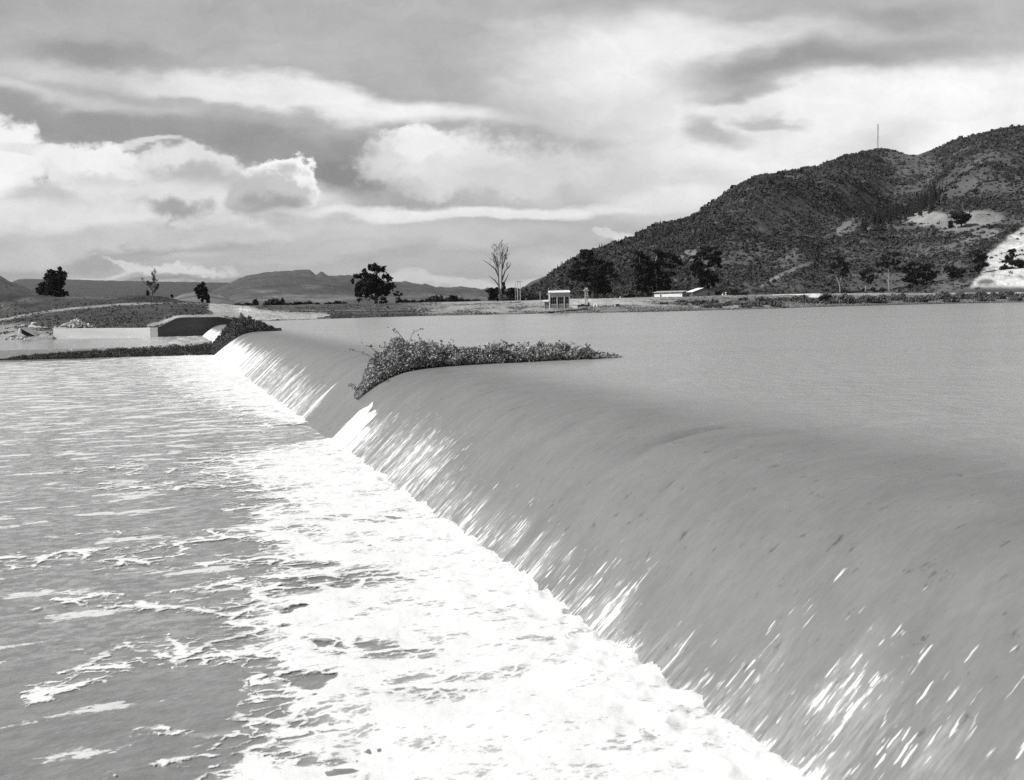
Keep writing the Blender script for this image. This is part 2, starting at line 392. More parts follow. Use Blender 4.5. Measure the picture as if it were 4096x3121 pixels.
# the azimuth of a column, seen at the horizon
for j, x in enumerate(pxs):
    r = ray(float(x), hor(x)); Xg[:, j] = ds * r[0] / r[1]
dry = sstep(0.15, 0.8, Zg)
hum = (fbm(Xg / 14, Yg / 14, 4, 3) - 0.5) * 1.0 + (fbm(Xg / 3.5, Yg / 3.5, 3, 9) - 0.5) * 0.45
amp = np.where(Dg < 400, 1.0, 0.0) * dry * np.where((PXg > 53) & (PXg < 240) & (Dg < 235), 0.3, 1.0)
amp = amp * (1 - 0.75 * sstep(300, 345, Dg) * (PXg > 240))
left = (PXg < 240)
Zg = Zg + hum * amp * np.where(left, 0.75, 0.95)
P_x, P_y = proj(Xg, Yg, Zg)
tone0 = np.where(PXg < 240, 0.075, np.where(PXg < 430, 0.085, 0.21)) * np.ones(PXg.shape)
tone0 = np.where(PXg >= 240, 0.10 + 0.21 * sstep(395, 450, PXg), tone0)
shapesG = [
 ('l', [(-60, 335), (0, 320), (40, 312.5), (79, 307.8), (119, 304.4), (150, 303.5)], 1.3, 0.33, .9),
 ('l', [(150, 303.6), (187, 303), (224, 305)], 0.7, 0.26, .8),
 ('e', 150, 299, 26, 3.2, 0.022, .9, .35), ('e', 70, 303, 40, 3, 0.06, .6, .6), ('e', 95, 297.5, 30, 1.2, 0.13, .7, .6),  # darkest patch is the shadow painted on the mound top
 ('e', 12, 298, 16, 3, 0.035, .9, .5), ('e', 28, 300, 12, 2.4, 0.15, .8, .6), ('e', 6, 307, 12, 4, 0.13, .8, .6), ('e', 22, 305.5, 14, 1.5, 0.03, .8, .5),
 ('e', 110, 317, 46, 6, 0.055, .85, .6), ('e', 190, 310, 22, 4, 0.05, .8, .5),
 ('e', 12, 333, 34, 9, 0.32, .9, .4), ('e', 40, 336, 16, 4, 0.3, .8, .5), ('e', 28, 328, 10, 2.2, 0.1, .7, .5),
 ('l', [(148, 326), (158, 323.5), (176, 317.2), (186, 316.4), (222, 316)], 2.2, 0.36, .95),
 ('l', [(214, 307), (232, 311), (255, 315), (290, 318), (325, 318.5)], 7.0, 0.50, .95),
 ('e', 236, 311, 22, 6, 0.46, .9, .3), ('e', 262, 316.5, 24, 5, 0.5, .9, .4),
 ('l', [(288, 316.4), (325, 317.2), (360, 317), (376, 316.8)], 1.0, 0.48, .8), ('l', [(246, 320.9), (300, 319.5), (325, 318.6), (376, 317.3)], .5, 0.05, .75), ('l', [(318, 317.8), (345, 317.4), (362, 317.4)], 1.0, 0.05, .8),
 ('l', [(300, 310.3), (360, 310.6), (388, 310), (420, 308.5)], 0.45, 0.3, .55), ('l', [(290, 311.2), (350, 311.4), (420, 311)], 0.7, 0.03, .7),
 ('l', [(420, 309), (445, 306.6), (470, 304.4), (520, 302.4)], 0.5, 0.04, .6), ('l', [(418, 309.6), (445, 307.6), (480, 305.4)], 0.5, 0.36, .7),
 ('e', 480, 309, 50, 3.5, 0.34, .7, .6), ('e', 520, 308, 12, 1.5, 0.09, .5, .5), ('e', 470, 312, 14, 1, 0.1, .5, .5),
 ('e', 600, 301.5, 62, 3, 0.46, .9, .5), ('e', 700, 300, 70, 4, 0.3, .7, .5), ('e', 640, 309, 70, 3.2, 0.2, .8, .5), ('e', 850, 301, 180, 5, 0.16, .8, .5),  # first patch paints the levee's sunlit grass brighter
 ('l', [(660, 299.5), (700, 299), (760, 298)], 0.6, 0.1, .6),
 ('e', 573.5, 307, 4, 0.8, 0.7, .9, .3),
 ('l', [(773, 294.6), (800, 294.4), (820, 293.9)], 0.7, 0.75, .95), ('e', 815, 296, 6, 1.5, 0.75, .95, .3),
 ('e', 957, 293.9, 5, 1.0, 0.7, .9, .3), ('e', 1003, 293.3, 17, 1.2, 0.78, .95, .25), ('l', [(835, 293.8), (880, 293.3)], 0.5, 0.4, .7),
]
tone = paint(P_x, P_y, tone0, shapesG)
wet = np.exp(-((Zg - 0.12) / 0.22) ** 2) * (PXg > 262)
tone = tone * (1 - 0.75 * wet * (PXg > 330))
tone = tone * (0.62 + 0.56 * fbm(Xg / 5, Yg / 8, 3, 21) + 0.25 * fbm(Xg / 1.3, Yg / 2, 2, 22))
ncol = len(pxs); nrow = len(ds)
ground_pts = (Xg, Yg, Zg)
mesh_obj('ground', np.stack([Xg, Yg, Zg], -1).reshape(-1, 3), grid_faces(nrow, ncol)[:, ::-1], M_ground, smooth=True, attrs={'tone': tone})
g_main = bpy.data.objects['ground']; tag(g_main, kind='structure')
def ground_z(px, d):
    c = ground_cols(float(px)); cr = [a[0] for a in c] + [2000, 14000]; cz = [a[1] for a in c] + [2.9, 2.0]
    return float(np.interp(d, cr, cz))
# the land behind and beside the viewpoint, so that the sheet goes all round
V = []; Fc = []
aa = np.linspace(math.radians(48.0), math.radians(312.0), 60); r2 = np.array([3.0, 6.0, 14, 40, 150, 600, 3000, 14000])
AA, RR2 = np.meshgrid(aa, r2)
bx = np.sin(AA) * RR2; by = np.cos(AA) * RR2
wx, wy = toW(bx, by)
bz = np.where(RR2 < 5, 1.2, 1.6) + 1.4 * sstep(14, 150, RR2)
bz = np.where((by > -1.0) | ((wx > 4) & (wy > -7)), -5.0, bz)
mesh_obj('near_bank', np.stack([bx, by, bz], -1).reshape(-1, 3), grid_faces(len(r2), len(aa))[:, ::-1], M_ground, smooth=True, attrs={'tone': np.full(bx.shape, 0.15)})
tag(bpy.data.objects['near_bank'], kind='structure')

# ------------------------------------------------------------------ far mountains
def ridge_mesh(name, table, dist, depth, base_y, mat, tone_f, ns=420, nt_=60, relief=0.06, seed=1, x0=None, x1=None):
    t = np.array(table, float); xs = np.linspace(x0 if x0 is not None else t[0, 0], x1 if x1 is not None else t[-1, 0], ns)
    ys = np.interp(xs, t[:, 0], t[:, 1]) + (fbm(xs / 7, xs * 0, 4, seed, .6) - .5) * (2.6 if dist > 7000 and seed == 5 else 1.2)
    V = np.empty((nt_ + 6, ns, 3)); T = np.empty((nt_ + 6, ns))
    for i in range(nt_ + 6):
        u = i / (nt_ - 1)
        for j in range(0, ns):
            pass
        uu = min(u, 1.0)
        d = dist - depth * (1 - u)
        ysm = np.convolve(np.pad(ys, 20, mode='edge'), np.ones(41) / 41, mode='valid') + 1.5; el = (hor(xs) + 2 - (ys * uu ** 3 + ysm * (1 - uu ** 3))) / F * dist
        zz = el * (uu ** 0.85)
        x_ = (xs - CX) / F * d
        rel = (fbm(x_ / (dist * 0.035), d / (dist * 0.09) + xs * 0, 5, seed, 0.55) - 0.5) * 2 * relief * np.max(el) * ((4 * uu * (1 - uu)) ** 1.3 * (1 - .5 * uu) if u < 1 else 0)
        zz = zz + rel
        if u > 1: zz = zz - (u - 1) * nt_ * 0.03 * np.max(el)
        r0 = np.array([ray(float(a), hor(a)) for a in xs])
        V[i, :, 0] = r0[:, 0] / r0[:, 1] * d; V[i, :, 1] = d; V[i, :, 2] = H0 - 2 * dist / F + zz
    px_, py_ = proj(V[..., 0], V[..., 1], V[..., 2])
    o = mesh_obj(name, V.reshape(-1, 3), grid_faces(nt_ + 6, ns)[:, ::-1], mat, smooth=True, attrs={'tone': tone_f(px_, py_)})
    tag(o, kind='structure'); return o
mt_big = [(200, 297), (212, 292), (224, 286), (237, 280), (250, 275.5), (266, 272.4), (287, 271), (311, 270), (317, 275.6), (322, 271.9), (330, 275.8), (352, 275.3), (375, 280), (393, 282), (410, 281.8), (422, 285), (426, 284.3), (437, 287.4), (452, 287.4), (467, 287), (484, 289.3), (488, 287.4), (491, 288.6), (515, 289), (560, 290), (640, 291), (760, 290)]
mt_plateau = [(-260, 276), (-120, 272), (-40, 281), (13, 282.5), (20, 280), (27, 279), (60, 279.5), (100, 280.5), (160, 282), (200, 282.4), (225, 283), (260, 284)]
mt_left = [(-240, 258), (-100, 262), (-40, 268), (0, 275), (5, 277.5), (10, 281), (15, 282.5), (25, 286), (33, 290), (45, 295), (60, 300)]
def tone_far(px, py):
    return paint(px, py, np.full(px.shape, 0.055), [('e', 300, 300, 60, 4, .17, .8, .6), ('e', 262, 291, 14, 1.6, .17, .7, .7), ('e', 285, 296, 20, 1.4, .2, .7, .7), ('e', 311, 287, 9, 1.6, .16, .7, .7), ('e', 330, 296, 24, 1.8, .2, .8, .7), ('e', 305, 280, 14, 3, .03, .7, .7), ('e', 344, 288, 14, 4, .03, .6, .7), ('e', 420, 298, 80, 3, .13, .6, .7)])
ridge_mesh('far_mountains', mt_big, 7200, 3600, 300, M_mount, tone_far, relief=.22, seed=5)
ridge_mesh('cloud_capped_hills', mt_plateau, 8600, 3000, 300, M_mount, lambda a, b: np.full(a.shape, .02), relief=.10, seed=11)  # cloud shade over these hills is put into the dark tone
ridge_mesh('left_mountain', mt_left, 4200, 2200, 300, M_mount, lambda a, b: np.full(a.shape, .06), relief=.2, seed=17)
ridge_mesh('pale_hill', [(150, 303), (165, 299), (175, 297.3), (185, 293.5), (195, 292.3), (210, 293), (225, 296), (240, 304)], 1500, 500, 300, M_mount, lambda a, b: np.full(a.shape, .17), relief=.04, seed=23, ns=120)
ridge_mesh('low_ridge', [(470, 304), (500, 298), (513, 292), (521, 289), (531, 282.4), (541, 278), (551, 274.5), (565, 270), (600, 262), (660, 262), (720, 285)], 2400, 1000, 300, M_mount, lambda a, b: np.full(a.shape, .065), relief=.12, seed=29, ns=200)

# ------------------------------------------------------------------ the scrubby hill on the right
ridge = curve([(470, 300.5), (500, 299), (520, 292.5), (540, 283.6), (551.7, 275), (562, 268), (573.5, 261), (581, 256.3), (594.7, 251), (612, 245.4), (636, 237.9), (655, 226.5), (684, 221.8), (705, 213), (725, 203), (756, 188.7), (776.5, 179.3), (799.6, 172.2), (817, 170), (841.6, 158.8), (858, 155.5), (877, 151.8), (886, 151.4), (896, 154.8), (906.7, 157.5), (916, 157.5), (934, 150.8), (955.5, 142), (991, 134.4), (1024, 129.4), (1100, 118), (1250, 105), (1400, 110)])
hx = np.concatenate([np.arange(470, 1060, 1.25), np.arange(1060, 1400, 6)]); NTn = 240
hy = ridge(hx)
elp = hor(hx) - hy
R0 = 400 + 25 * np.sin(hx / 60.0); R0 = np.where(hx < 560, R0 + (560 - hx) * 1.2, R0)
R1 = R0 + 120 + elp * 3.6
def hill_pt(xi, u):
    """xi array of columns, u array 0..1 (foot..ridge) -> world"""
    e = np.interp(xi, hx, elp); a = np.interp(xi, hx, R0); b = np.interp(xi, hx, R1)
    d = a + (b - a) * u
    zr = H0 + e / F * b
    uc = np.clip(u, 0, 1)
    g = uc ** 1.12
    z = 2.6 + (zr - 2.6) * g
    win = np.sin(np.pi * np.clip(uc, 0, 1)) ** 0.8
    sc_ = np.clip(e / 150.0, 0.05, 1.2)
    rel = 0
    # valley that drops from the saddle and turns left behind the first dome
    vx = 915 - 55 * (1 - uc) ** 1.0 * 1.6 + 0 * xi
    rel = rel - 55 * np.exp(-((xi - vx) / 38) ** 2) * win * sstep(.35, .6, uc)
    # left dome, its right flank falls into shade
    rel = rel + 32 * np.exp(-((xi - 745) / 55) ** 2) * win * sstep(0.25, .6, uc)
    rel = rel + 13 * np.exp(-((xi - 985) / 34) ** 2) * win * sstep(.3, .55, uc)
    # low spurs
    rel = rel + 12 * np.exp(-((xi - 845 - 30 * uc) / 26) ** 2) * np.exp(-((uc - 0.42) / 0.2) ** 2)
    rel = rel - 8 * np.exp(-((xi - 690) / 30) ** 2) * np.exp(-((uc - 0.5) / 0.25) ** 2)
    rel = rel + 9 * np.exp(-((xi - 800) / 18) ** 2) * np.exp(-((uc - 0.18) / 0.15) ** 2)
    wxh = (xi - 512) / 1000 * d; nz_ = (fbm(wxh / 95, d / 110, 4, 33) - 0.5) * 40 + (fbm(wxh / 24, d / 24, 3, 37) - .5) * 6
    z = z + (rel + nz_ * win) * sc_
    z = np.where(u > 1, z - (u - 1) * 260, z)
    r = np.array([ray(float(q), hor(q)) for q in np.unique(xi)])
    rx = np.interp(xi, np.unique(xi), r[:, 0] / r[:, 1])
    return rx * d, d, z
us = np.concatenate([np.linspace(0, 1, NTn), [1.04, 1.1, 1.25]])
HX, HU = np.meshgrid(hx, us)
hX, hY, hZ = hill_pt(HX, HU)
hpx, hpy = proj(hX, hY, hZ)
hshapes = [
 ('e', 770, 210, 60, 16, .085, .6, .6), ('e', 690, 245, 50, 10, .075, .5, .6), ('e', 838, 222, 16, 14, .16, .75, .5), ('e', 762, 226, 14, 7, .13, .6, .6), ('e', 745, 262, 8, 6, .12, .6, .6),
 ('e', 872, 222, 22, 5, .14, .6, .5), ('l', [(862, 232), (880, 224), (905, 222)], 2.0, .17, .7),
 ('e', 928, 218, 22, 6.5, .33, .92, .25), ('e', 978, 218, 24, 7, .33, .92, .25), ('e', 950, 226, 30, 6, .28, .9, .3), ('e', 985, 233, 16, 5, .24, .85, .35), ('e', 965, 239, 10, 3, .2, .8, .4), ('e', 934, 229, 9, 3, .1, .8, .5),
 ('l', [(762, 286), (775, 278), (795, 269), (812, 262)], 2.2, .27, .9), ('e', 926, 250, 16, 6, .12, .6, .6), ('e', 905, 262, 12, 3, .13, .6, .6),
 ('e', 712, 262, 12, 8, .15, .8, .5), ('e', 690, 256, 12, 6, .22, .7, .5), ('e', 890, 288, 30, 6, .12, .8, .5), ('e', 948, 284, 20, 9, .14, .85, .5), ('e', 800, 292, 60, 3, .06, .6, .5),
 ('e', 745, 288, 8, 4, .15, .6, .5),
]
htone = paint(hpx, hpy, np.full(hpx.shape, .105), hshapes)
# quarry cut, bare pale rock
q_edge = np.interp(hpy, [222, 227, 240, 255, 268, 281, 292], [1034, 1024, 1003, 988, 984, 976, 966]) + (fbm(hpx / 6, hpy / 5, 3, 41) - .5) * 9
qm = sstep(-1.5, 1.5, hpx - q_edge) * sstep(221, 227, hpy) * (1 - sstep(284, 290, hpy))
qn = fbm(hpx / 7, hpy / 4, 4, 43)
qtone = np.where(qn > 0.66, 0.42, 0.66) * (0.85 + 0.3 * fbm(hpx / 3, hpy / 2, 2, 44))
htone = htone * (1 - qm) + qtone * qm
htone = paint(hpx, hpy, htone, [('e', 986, 282, 9, 3, .12, .9, .4)])
mesh_obj('hill', np.stack([hX, hY, hZ], -1).reshape(-1, 3), grid_faces(len(us), len(hx))[:, ::-1], M_hill, smooth=True, attrs={'tone': htone})
tag(bpy.data.objects['hill'], kind='structure')

def blob_cloud(C, S, nface=14, seed=0, squash=0.8):
    """rough leafy lumps: for each centre a small spray of quads"""
    r = np.random.default_rng(seed); n = len(C)
    N = n * nface
    cen = np.repeat(C, nface, 0); s = np.repeat(S, nface)
    d = r.normal(size=(N, 3)); d /= np.linalg.norm(d, axis=1)[:, None]
    d[:, 2] = np.abs(d[:, 2]) * 0.9 - 0.12
    rad = s * (0.45 + 0.55 * r.random(N))
    pos = cen + d * rad[:, None] * np.array([1, 1, squash])
    nrm = d + r.normal(size=(N, 3)) * 0.45; nrm /= np.linalg.norm(nrm, axis=1)[:, None]
    a = np.cross(nrm, r.normal(size=(N, 3))); a /= np.linalg.norm(a, axis=1)[:, None] + 1e-9; b = np.cross(nrm, a)
    ls = (s * (0.34 + 0.3 * r.random(N)))[:, None]
    V = np.stack([pos - a * ls, pos - b * ls * .7, pos + a * ls, pos + b * ls * .7], 1).reshape(-1, 3)
    return V, np.arange(N * 4).reshape(-1, 4)
# scrub on the hill: thousands of bushes, one mass
NB = 62000
sx = rng.uniform(500, 1075, NB * 2); suu = rng.random(NB * 2) ** 0.8 * 1.0
sX, sY, sZ = hill_pt(np.round(sx * 4) / 4, suu)
spx, spy = proj(sX, sY, sZ)
dens = np.interp(paint(spx, spy, np.full(spx.shape, .048), hshapes), [.05, .12, .2, .3], [1, .55, .12, .03])
qe = np.interp(spy, [222, 227, 240, 255, 268, 281, 292], [1034, 1024, 1003, 988, 984, 976, 966])
dens = np.where((spx > qe - 2) & (spy > 222), 0.03, dens)
dens = dens * (0.22 + 0.9 * sstep(.36, .60, fbm(sX / 45, sY / 45, 4, 51))) * (1 - .55 * np.exp(-((spx - 770) / 60) ** 2 - ((spy - 215) / 22) ** 2))
keep = rng.random(len(sx)) < dens
C = np.stack([sX, sY, sZ], -1)[keep][:NB]; S = rng.gamma(2.2, 0.30, len(C)) + 0.40
S *= np.clip(C[:, 1] / 700, .7, 1.25)
C[:, 2] += S * 0.2
V, Fq = blob_cloud(C, S, 10, 3, 0.8)
tag(mesh_obj('hillside_scrub', V, Fq, M_scrub), 'dark scrub bushes covering the steep hill beyond the right bank', 'scrub', kind='stuff')
# conifer plantation in the valley and spiky conifers on the skyline
def conifers(name, pts, label, kind, mat):
    Vs = []; Fs = []; n = 0
    r = np.random.default_rng(len(pts))
    for (p, h) in pts:
        for kx in range(5):
            z0 = h * (0.12 + 0.17 * kx); R = h * 0.17 * (1 - kx / 6.0); ns = 7
            ang = np.arange(ns) * 2 * math.pi / ns + r.random()
            rad = R * (0.7 + 0.6 * r.random(ns))
            ring = np.stack([p[0] + np.cos(ang) * rad, p[1] + np.sin(ang) * rad, np.full(ns, p[2] + z0) - r.random(ns) * h * .04], -1)
            apex = np.array([[p[0], p[1], p[2] + z0 + h * 0.27]])
            Vs.append(np.vstack([ring, apex])); Fs += [(n + i, n + (i + 1) % ns, n + ns) for i in range(ns)]; n += ns + 1
    return tag(mesh_obj(name, np.vstack(Vs), np.array(Fs), mat), label, 'conifer wood', kind=kind)
pl = []
for i in range(230):
    t = rng.random(); x = 862 + 76 * t; y = np.interp(t, [0, .25, .6, .85, 1], [232, 221, 217, 209, 199]) + rng.normal() * 3 - 2
    # find u on the hill for this pixel
    u_ = np.linspace(.02, .98, 80); a, b, c = hill_pt(np.full(80, float(round(x))), u_); qx, qy = proj(a, b, c)
    j = int(np.argmin(np.abs(qy - y))); pl.append((np.array([a[j] + rng.normal() * 3, b[j], c[j] - 1]), rng.uniform(6, 10.5)))
conifers('conifer_plantation', pl, 'dark strip of conifers standing in the valley of the hill', 'stuff', M_conifer)
def hill_at(x, y):
    u_ = np.linspace(.01, 1.0, 160); a, b, c = hill_pt(np.full(160, float(x)), u_); qx, qy = proj(a, b, c)
    j = int(np.argmin(np.abs(qy - y))); return np.array([a[j], b[j], c[j]])
ridge_con = None
for i, x in enumerate([541, 549, 552.5, 558, 563, 567, 571, 577, 600, 602.5, 605, 606.5, 609, 611.5, 614, 617, 619, 622, 626, 630, 634, 638, 643, 648, 655, 661, 668, 675, 681, 776, 800, 842, 955]):
    a, b, c = hill_pt(np.array([float(x)]), np.array([1.0])); h = rng.uniform(3.0, 6.5) * (1 if x < 700 else .7)
    o = conifers('ridge_conifer', [(np.array([0, 0, 0.]), h)], None, None, M_scrub) if ridge_con is None else ridge_con.copy()
    if ridge_con is None: ridge_con = o; del o['category']
    else: sc.collection.objects.link(o); s = h / 5.0; o.scale = (s, s, s)
    o.location = (a[0], b[0], c[0] - 0.8); o.rotation_euler = (0, 0, rng.random() * 6)
    tag(o, 'tiny dark conifer standing on the skyline of the scrubby hill', 'conifer', 'conifers along the hill skyline')

# ------------------------------------------------------------------ water
def water_material(name, alb, rough, streak=False):
    m = bpy.data.materials.new(name); m.use_nodes = True; t = m.node_tree; b = t.nodes['Principled BSDF']
    tcn = t.nodes.new('ShaderNodeTexCoord'); ob = tcn.outputs['Object']
    b.inputs['Roughness'].default_value = rough; b.inputs['IOR'].default_value = 1.33; b.inputs['Specular IOR Level'].default_value = 0.5
    mp = t.nodes.new('ShaderNodeMapping'); mp.vector_type = 'TEXTURE'; mp.inputs['Rotation'].default_value = (0, 0, TH); t.links.new(ob, mp.inputs['Vector'])
    wv = mp.outputs[0]                                    # weir frame
    nlow = noise(t, vmath(t, 'MULTIPLY', wv, (0.05, 0.10, 0.1)), 1.0, 4, 0.6)
    return m, t, b, wv, nlow
# lake and nappe share one material: muddy water, white where the sheet breaks up, with glints painted in
m, t, b, wv, nlow = water_material('muddy_water', .22, .25)
at_ = t.nodes.new('ShaderNodeAttribute'); at_.attribute_name = 'arc'
ay = t.nodes.new('ShaderNodeAttribute'); ay.attribute_name = 'along'
am = t.nodes.new('ShaderNodeAttribute'); am.attribute_name = 'white'
af = t.nodes.new('ShaderNodeAttribute'); af.attribute_name = 'face'
fl = t.nodes.new('ShaderNodeCombineXYZ'); t.links.new(ay.outputs['Fac'], fl.inputs[0]); t.links.new(at_.outputs['Fac'], fl.inputs[1])
flow = fl.outputs[0]
s1 = noise(t, vmath(t, 'MULTIPLY', flow, (1.1, 0.10, 1)), 1.0, 2, 0.5)            # broad runs
s2 = noise(t, vmath(t, 'MULTIPLY', flow, (6.0, 0.55, 1)), 1.0, 4, 0.6)            # streaks
s3 = noise(t, vmath(t, 'MULTIPLY', flow, (14.0, 2.4, 1)), 1.0, 3, 0.6)            # dashes
mixs = mth(t, 'ADD', mth(t, 'ADD', mth(t, 'MULTIPLY', s1, 0.35), mth(t, 'MULTIPLY', s2, 0.35)), mth(t, 'MULTIPLY', s3, 0.30))
thr = mapr(t, am.outputs['Fac'], 0.0, 1.0, 0.66, 0.37, 'LINEAR')
whitem = mapr(t, mth(t, 'SUBTRACT', mixs, thr), -0.01, 0.05, 0.0, 1.0)
glint = mapr(t, mth(t, 'SUBTRACT', noise(t, vmath(t, 'MULTIPLY', flow, (11.0, 1.5, 1)), 1.0, 2, 0.5), mapr(t, am.outputs['Fac'], 0.0, 0.5, 0.70, 0.53, 'LINEAR')), 0.0, 0.05, 0.0, 1.0)  # glints painted as white dashes on the sheet
clus = mapr(t, noise(t, vmath(t, 'MULTIPLY', flow, (1.3, 0.5, 1)), 1.0, 3, 0.6), 0.44, 0.54, 0.0, 1.0)
whitem = mth(t, 'MAXIMUM', whitem, mth(t, 'MULTIPLY', mth(t, 'MULTIPLY', glint, clus), 0.85))
hazy = mth(t, 'MULTIPLY', mapr(t, mixs, 0.42, 0.58, 0.0, 0.45), mapr(t, am.outputs['Fac'], 0.15, 0.6, 0, 1))
whitem = mth(t, 'MAXIMUM', whitem, hazy)
whitem = mth(t, 'MULTIPLY', whitem, mapr(t, am.outputs['Fac'], 0.01, 0.08, 0, 1))
fine = noise(t, vmath(t, 'MULTIPLY', flow, (2.6, 0.7, 1)), 1.0, 6, 0.68)
rl = noise(t, vmath(t, 'MULTIPLY', wv, (2.4, 0.7, 1)), 1.0, 6, 0.72)
lakev = mth(t, 'MULTIPLY', mth(t, 'ADD', mth(t, 'MULTIPLY', nlow, 0.4), 0.8), mapr(t, rl, 0.3, 0.7, 0.88, 1.08, 'LINEAR'))
facev = mapr(t, fine, 0.3, 0.7, 0.92, 1.06, 'LINEAR')
# small dark dimples carried over the face
dm = noise(t, vmath(t, 'MULTIPLY', flow, (4.5, 2.0, 1)), 1.0, 4, 0.65)
facev = mth(t, 'MULTIPLY', facev, mapr(t, dm, 0.60, 0.72, 1.0, 0.58))
grain = noise(t, vmath(t, 'MULTIPLY', flow, (13.0, 3.2, 1)), 1.0, 4, 0.7)
facev = mth(t, 'MULTIPLY', facev, mapr(t, grain, 0.3, 0.7, 0.92, 1.07, 'LINEAR'))
blot = noise(t, vmath(t, 'MULTIPLY', flow, (0.7, 0.5, 1)), 1.0, 4, 0.6)
facev = mth(t, 'MULTIPLY', facev, mapr(t, blot, 0.3, 0.7, 0.90, 1.08, 'LINEAR'))
vv = mixf(t, af.outputs['Fac'], lakev, facev)
albn = mth(t, 'MULTIPLY', vv, mixf(t, af.outputs['Fac'], 0.38, 0.208))
albf = mixf(t, whitem, albn, 0.78)
cb = t.nodes.new('ShaderNodeCombineColor')
for i in range(3): t.links.new(albf, cb.inputs[i])
t.links.new(cb.outputs[0], b.inputs['Base Color'])
t.links.new(mixf(t, whitem, mixf(t, af.outputs['Fac'], 0.22, 0.42), 0.9), b.inputs['Roughness'])
t.links.new(mixf(t, af.outputs['Fac'], 0.42, 0.22), b.inputs['Specular IOR Level'])
bp = t.nodes.new('ShaderNodeBump'); bp.inputs['Distance'].default_value = 0.10; bp.inputs['Strength'].default_value = 1.0
rip = noise(t, vmath(t, 'MULTIPLY', wv, (0.9, 1.6, 1)), 1.0, 6, 0.62)
strkb = mth(t, 'ADD', mth(t, 'MULTIPLY', fine, 0.35), mth(t, 'MULTIPLY', s2, 0.22))
t.links.new(mixf(t, af.outputs['Fac'], mth(t, 'MULTIPLY', rip, 1.5), strkb), bp.inputs['Height'])
t.links.new(bp.outputs[0], b.inputs['Normal'])
M_lake = m

prof = np.array([(6.7, -4.05), (7.0, -3.78), (7.6, -3.2), (8.2, -2.63), (8.8, -2.05), (9.4, -1.5), (10.0, -1.02), (10.5, -0.69), (11.0, -0.44), (11.5, -0.26), (12.1, -0.13), (12.8, -0.06), (13.6, -0.03), (15, -0.01), (17, 0), (20, 0), (26, 0), (34, 0)])
arc = np.concatenate([[0], np.cumsum(np.hypot(np.diff(prof[:, 0]), np.diff(prof[:, 1])))])
ta = np.concatenate([np.linspace(0, 9.5, 120), np.linspace(9.7, arc[-1], 30)])
pX = np.interp(ta, arc, prof[:, 0])
def smooth_prof(x):
    w = 0; s = 0
    for o, g in ((-.3, 1), (-.15, 2), (0, 3), (.15, 2), (.3, 1)): s += g * np.interp(x + o, prof[:, 0], prof[:, 1]); w += g
    return s / w
far = np.array([38, 45, 60, 80, 110, 150, 200, 280, 400, 600, 900.])
gX = np.concatenate([pX, far]); gA = np.concatenate([ta, ta[-1] + far - 34])
gYs = np.concatenate([np.arange(-300, -20, 20), np.arange(-20, 6, 2), np.geomspace(6, 192, 900), np.array([196, 205, 220, 250, 300, 380, 500])])
GX, GY = np.meshgrid(gX, gYs); GA = np.meshgrid(gA, gYs)[0]
GZ = smooth_prof(GX)
onface = 1 - sstep(12.0, 19.0, GX)
# longitudinal ribs of the falling sheet and soft swells near the crest
ribs = (fbm(GY / 0.8, GA * 0.3, 3, 61) - .5) * 0.045 + (fbm(GY / 3.0, GA * 0.2, 2, 63) - .5) * 0.09
crestw = np.exp(-((GX - 12.4) / 2.6) ** 2)
GZ = GZ + ribs * (0.35 * onface + 0.75 * crestw) * (GX < 26)
# a trough sculpted over a snag on the crest, and two weaker ones
for (yc, xc, wdt, ln, dp) in ((21.3, 12.0, .20, 1.5, .20), (19.5, 15.0, .25, 2.4, .07), (13.6, 13.5, .18, 1.2, .05), (17.0, 16.5, .3, 3, .06), (12.5, 17.5, .3, 3, .07)):
    GZ = GZ - dp * np.exp(-((GY - yc - 0.03 * (GX - xc) ** 2) / wdt) ** 2) * np.exp(-((GX - xc) / ln) ** 2)
swell = (fbm(GX / 2.5, GY / 2.0, 4, 65) - .5) * 0.035 * sstep(13, 17, GX)
GZ = GZ + np.where(GX < 120, swell, 0)
def white_amount(Y, X, Z):
    dn = -Z                                       # metres below the crest
    def win(y0, y1, s=1.5): return sstep(y0 - s, y0 + s, Y) * (1 - sstep(y1 - s, y1 + s, Y))
    run = fbm(Y / .55, Y * 0 + 3, 3, 72)
    a = win(55, 141, 1) * sstep(0.55, 1.7, dn - 1.6 * (run - .5) - .5 * (1 - sstep(60, 95, Y))) * (0.50 + 0.36 * sstep(80, 120, Y))
    a += win(141, 191, 1) * sstep(0.4, 1.1, dn) * 0.8
    a += win(43.3, 46.4, .25) * sstep(1.55, 1.75, dn + .5 * (fbm(Y / .4, Y * 0, 2, 70) - .5)) * 1.4
    a += win(42.0, 42.8, .25) * sstep(2.1, 2.4, dn) * 1.2
    a += win(30, 43.3, 2) * sstep(0.5, 2.6, dn - .6 * (run - .5)) * 0.46
    a += win(19, 30, 2) * sstep(1.5, 3.1, dn - 1.0 * (run - .5)) * 0.42
    a += win(12.5, 19, 1) * sstep(1.7, 3.2, dn - 1.0 * (run - .5)) * 0.40
    a += 0.15 * win(2, 13, .6) * sstep(.7, 1.3, dn) * (1 - sstep(2.3, 2.8, dn)) * sstep(.4, .55, fbm(Y / .9, Y * 0, 2, 74))  # cluster of painted glints on the near face
    a += win(2, 12.5, 1) * sstep(0.9, 3.0, dn - .8 * (run - .5)) * 0.38
    a += 0.4 * sstep(3.05, 3.4, dn + .5 * (run - .5)) * (1 - win(46.8, 53.4, .3))
    return a
WH = white_amount(GY, GX, GZ) * (GX < 13)
wxx, wyy = W2(GX, GY)
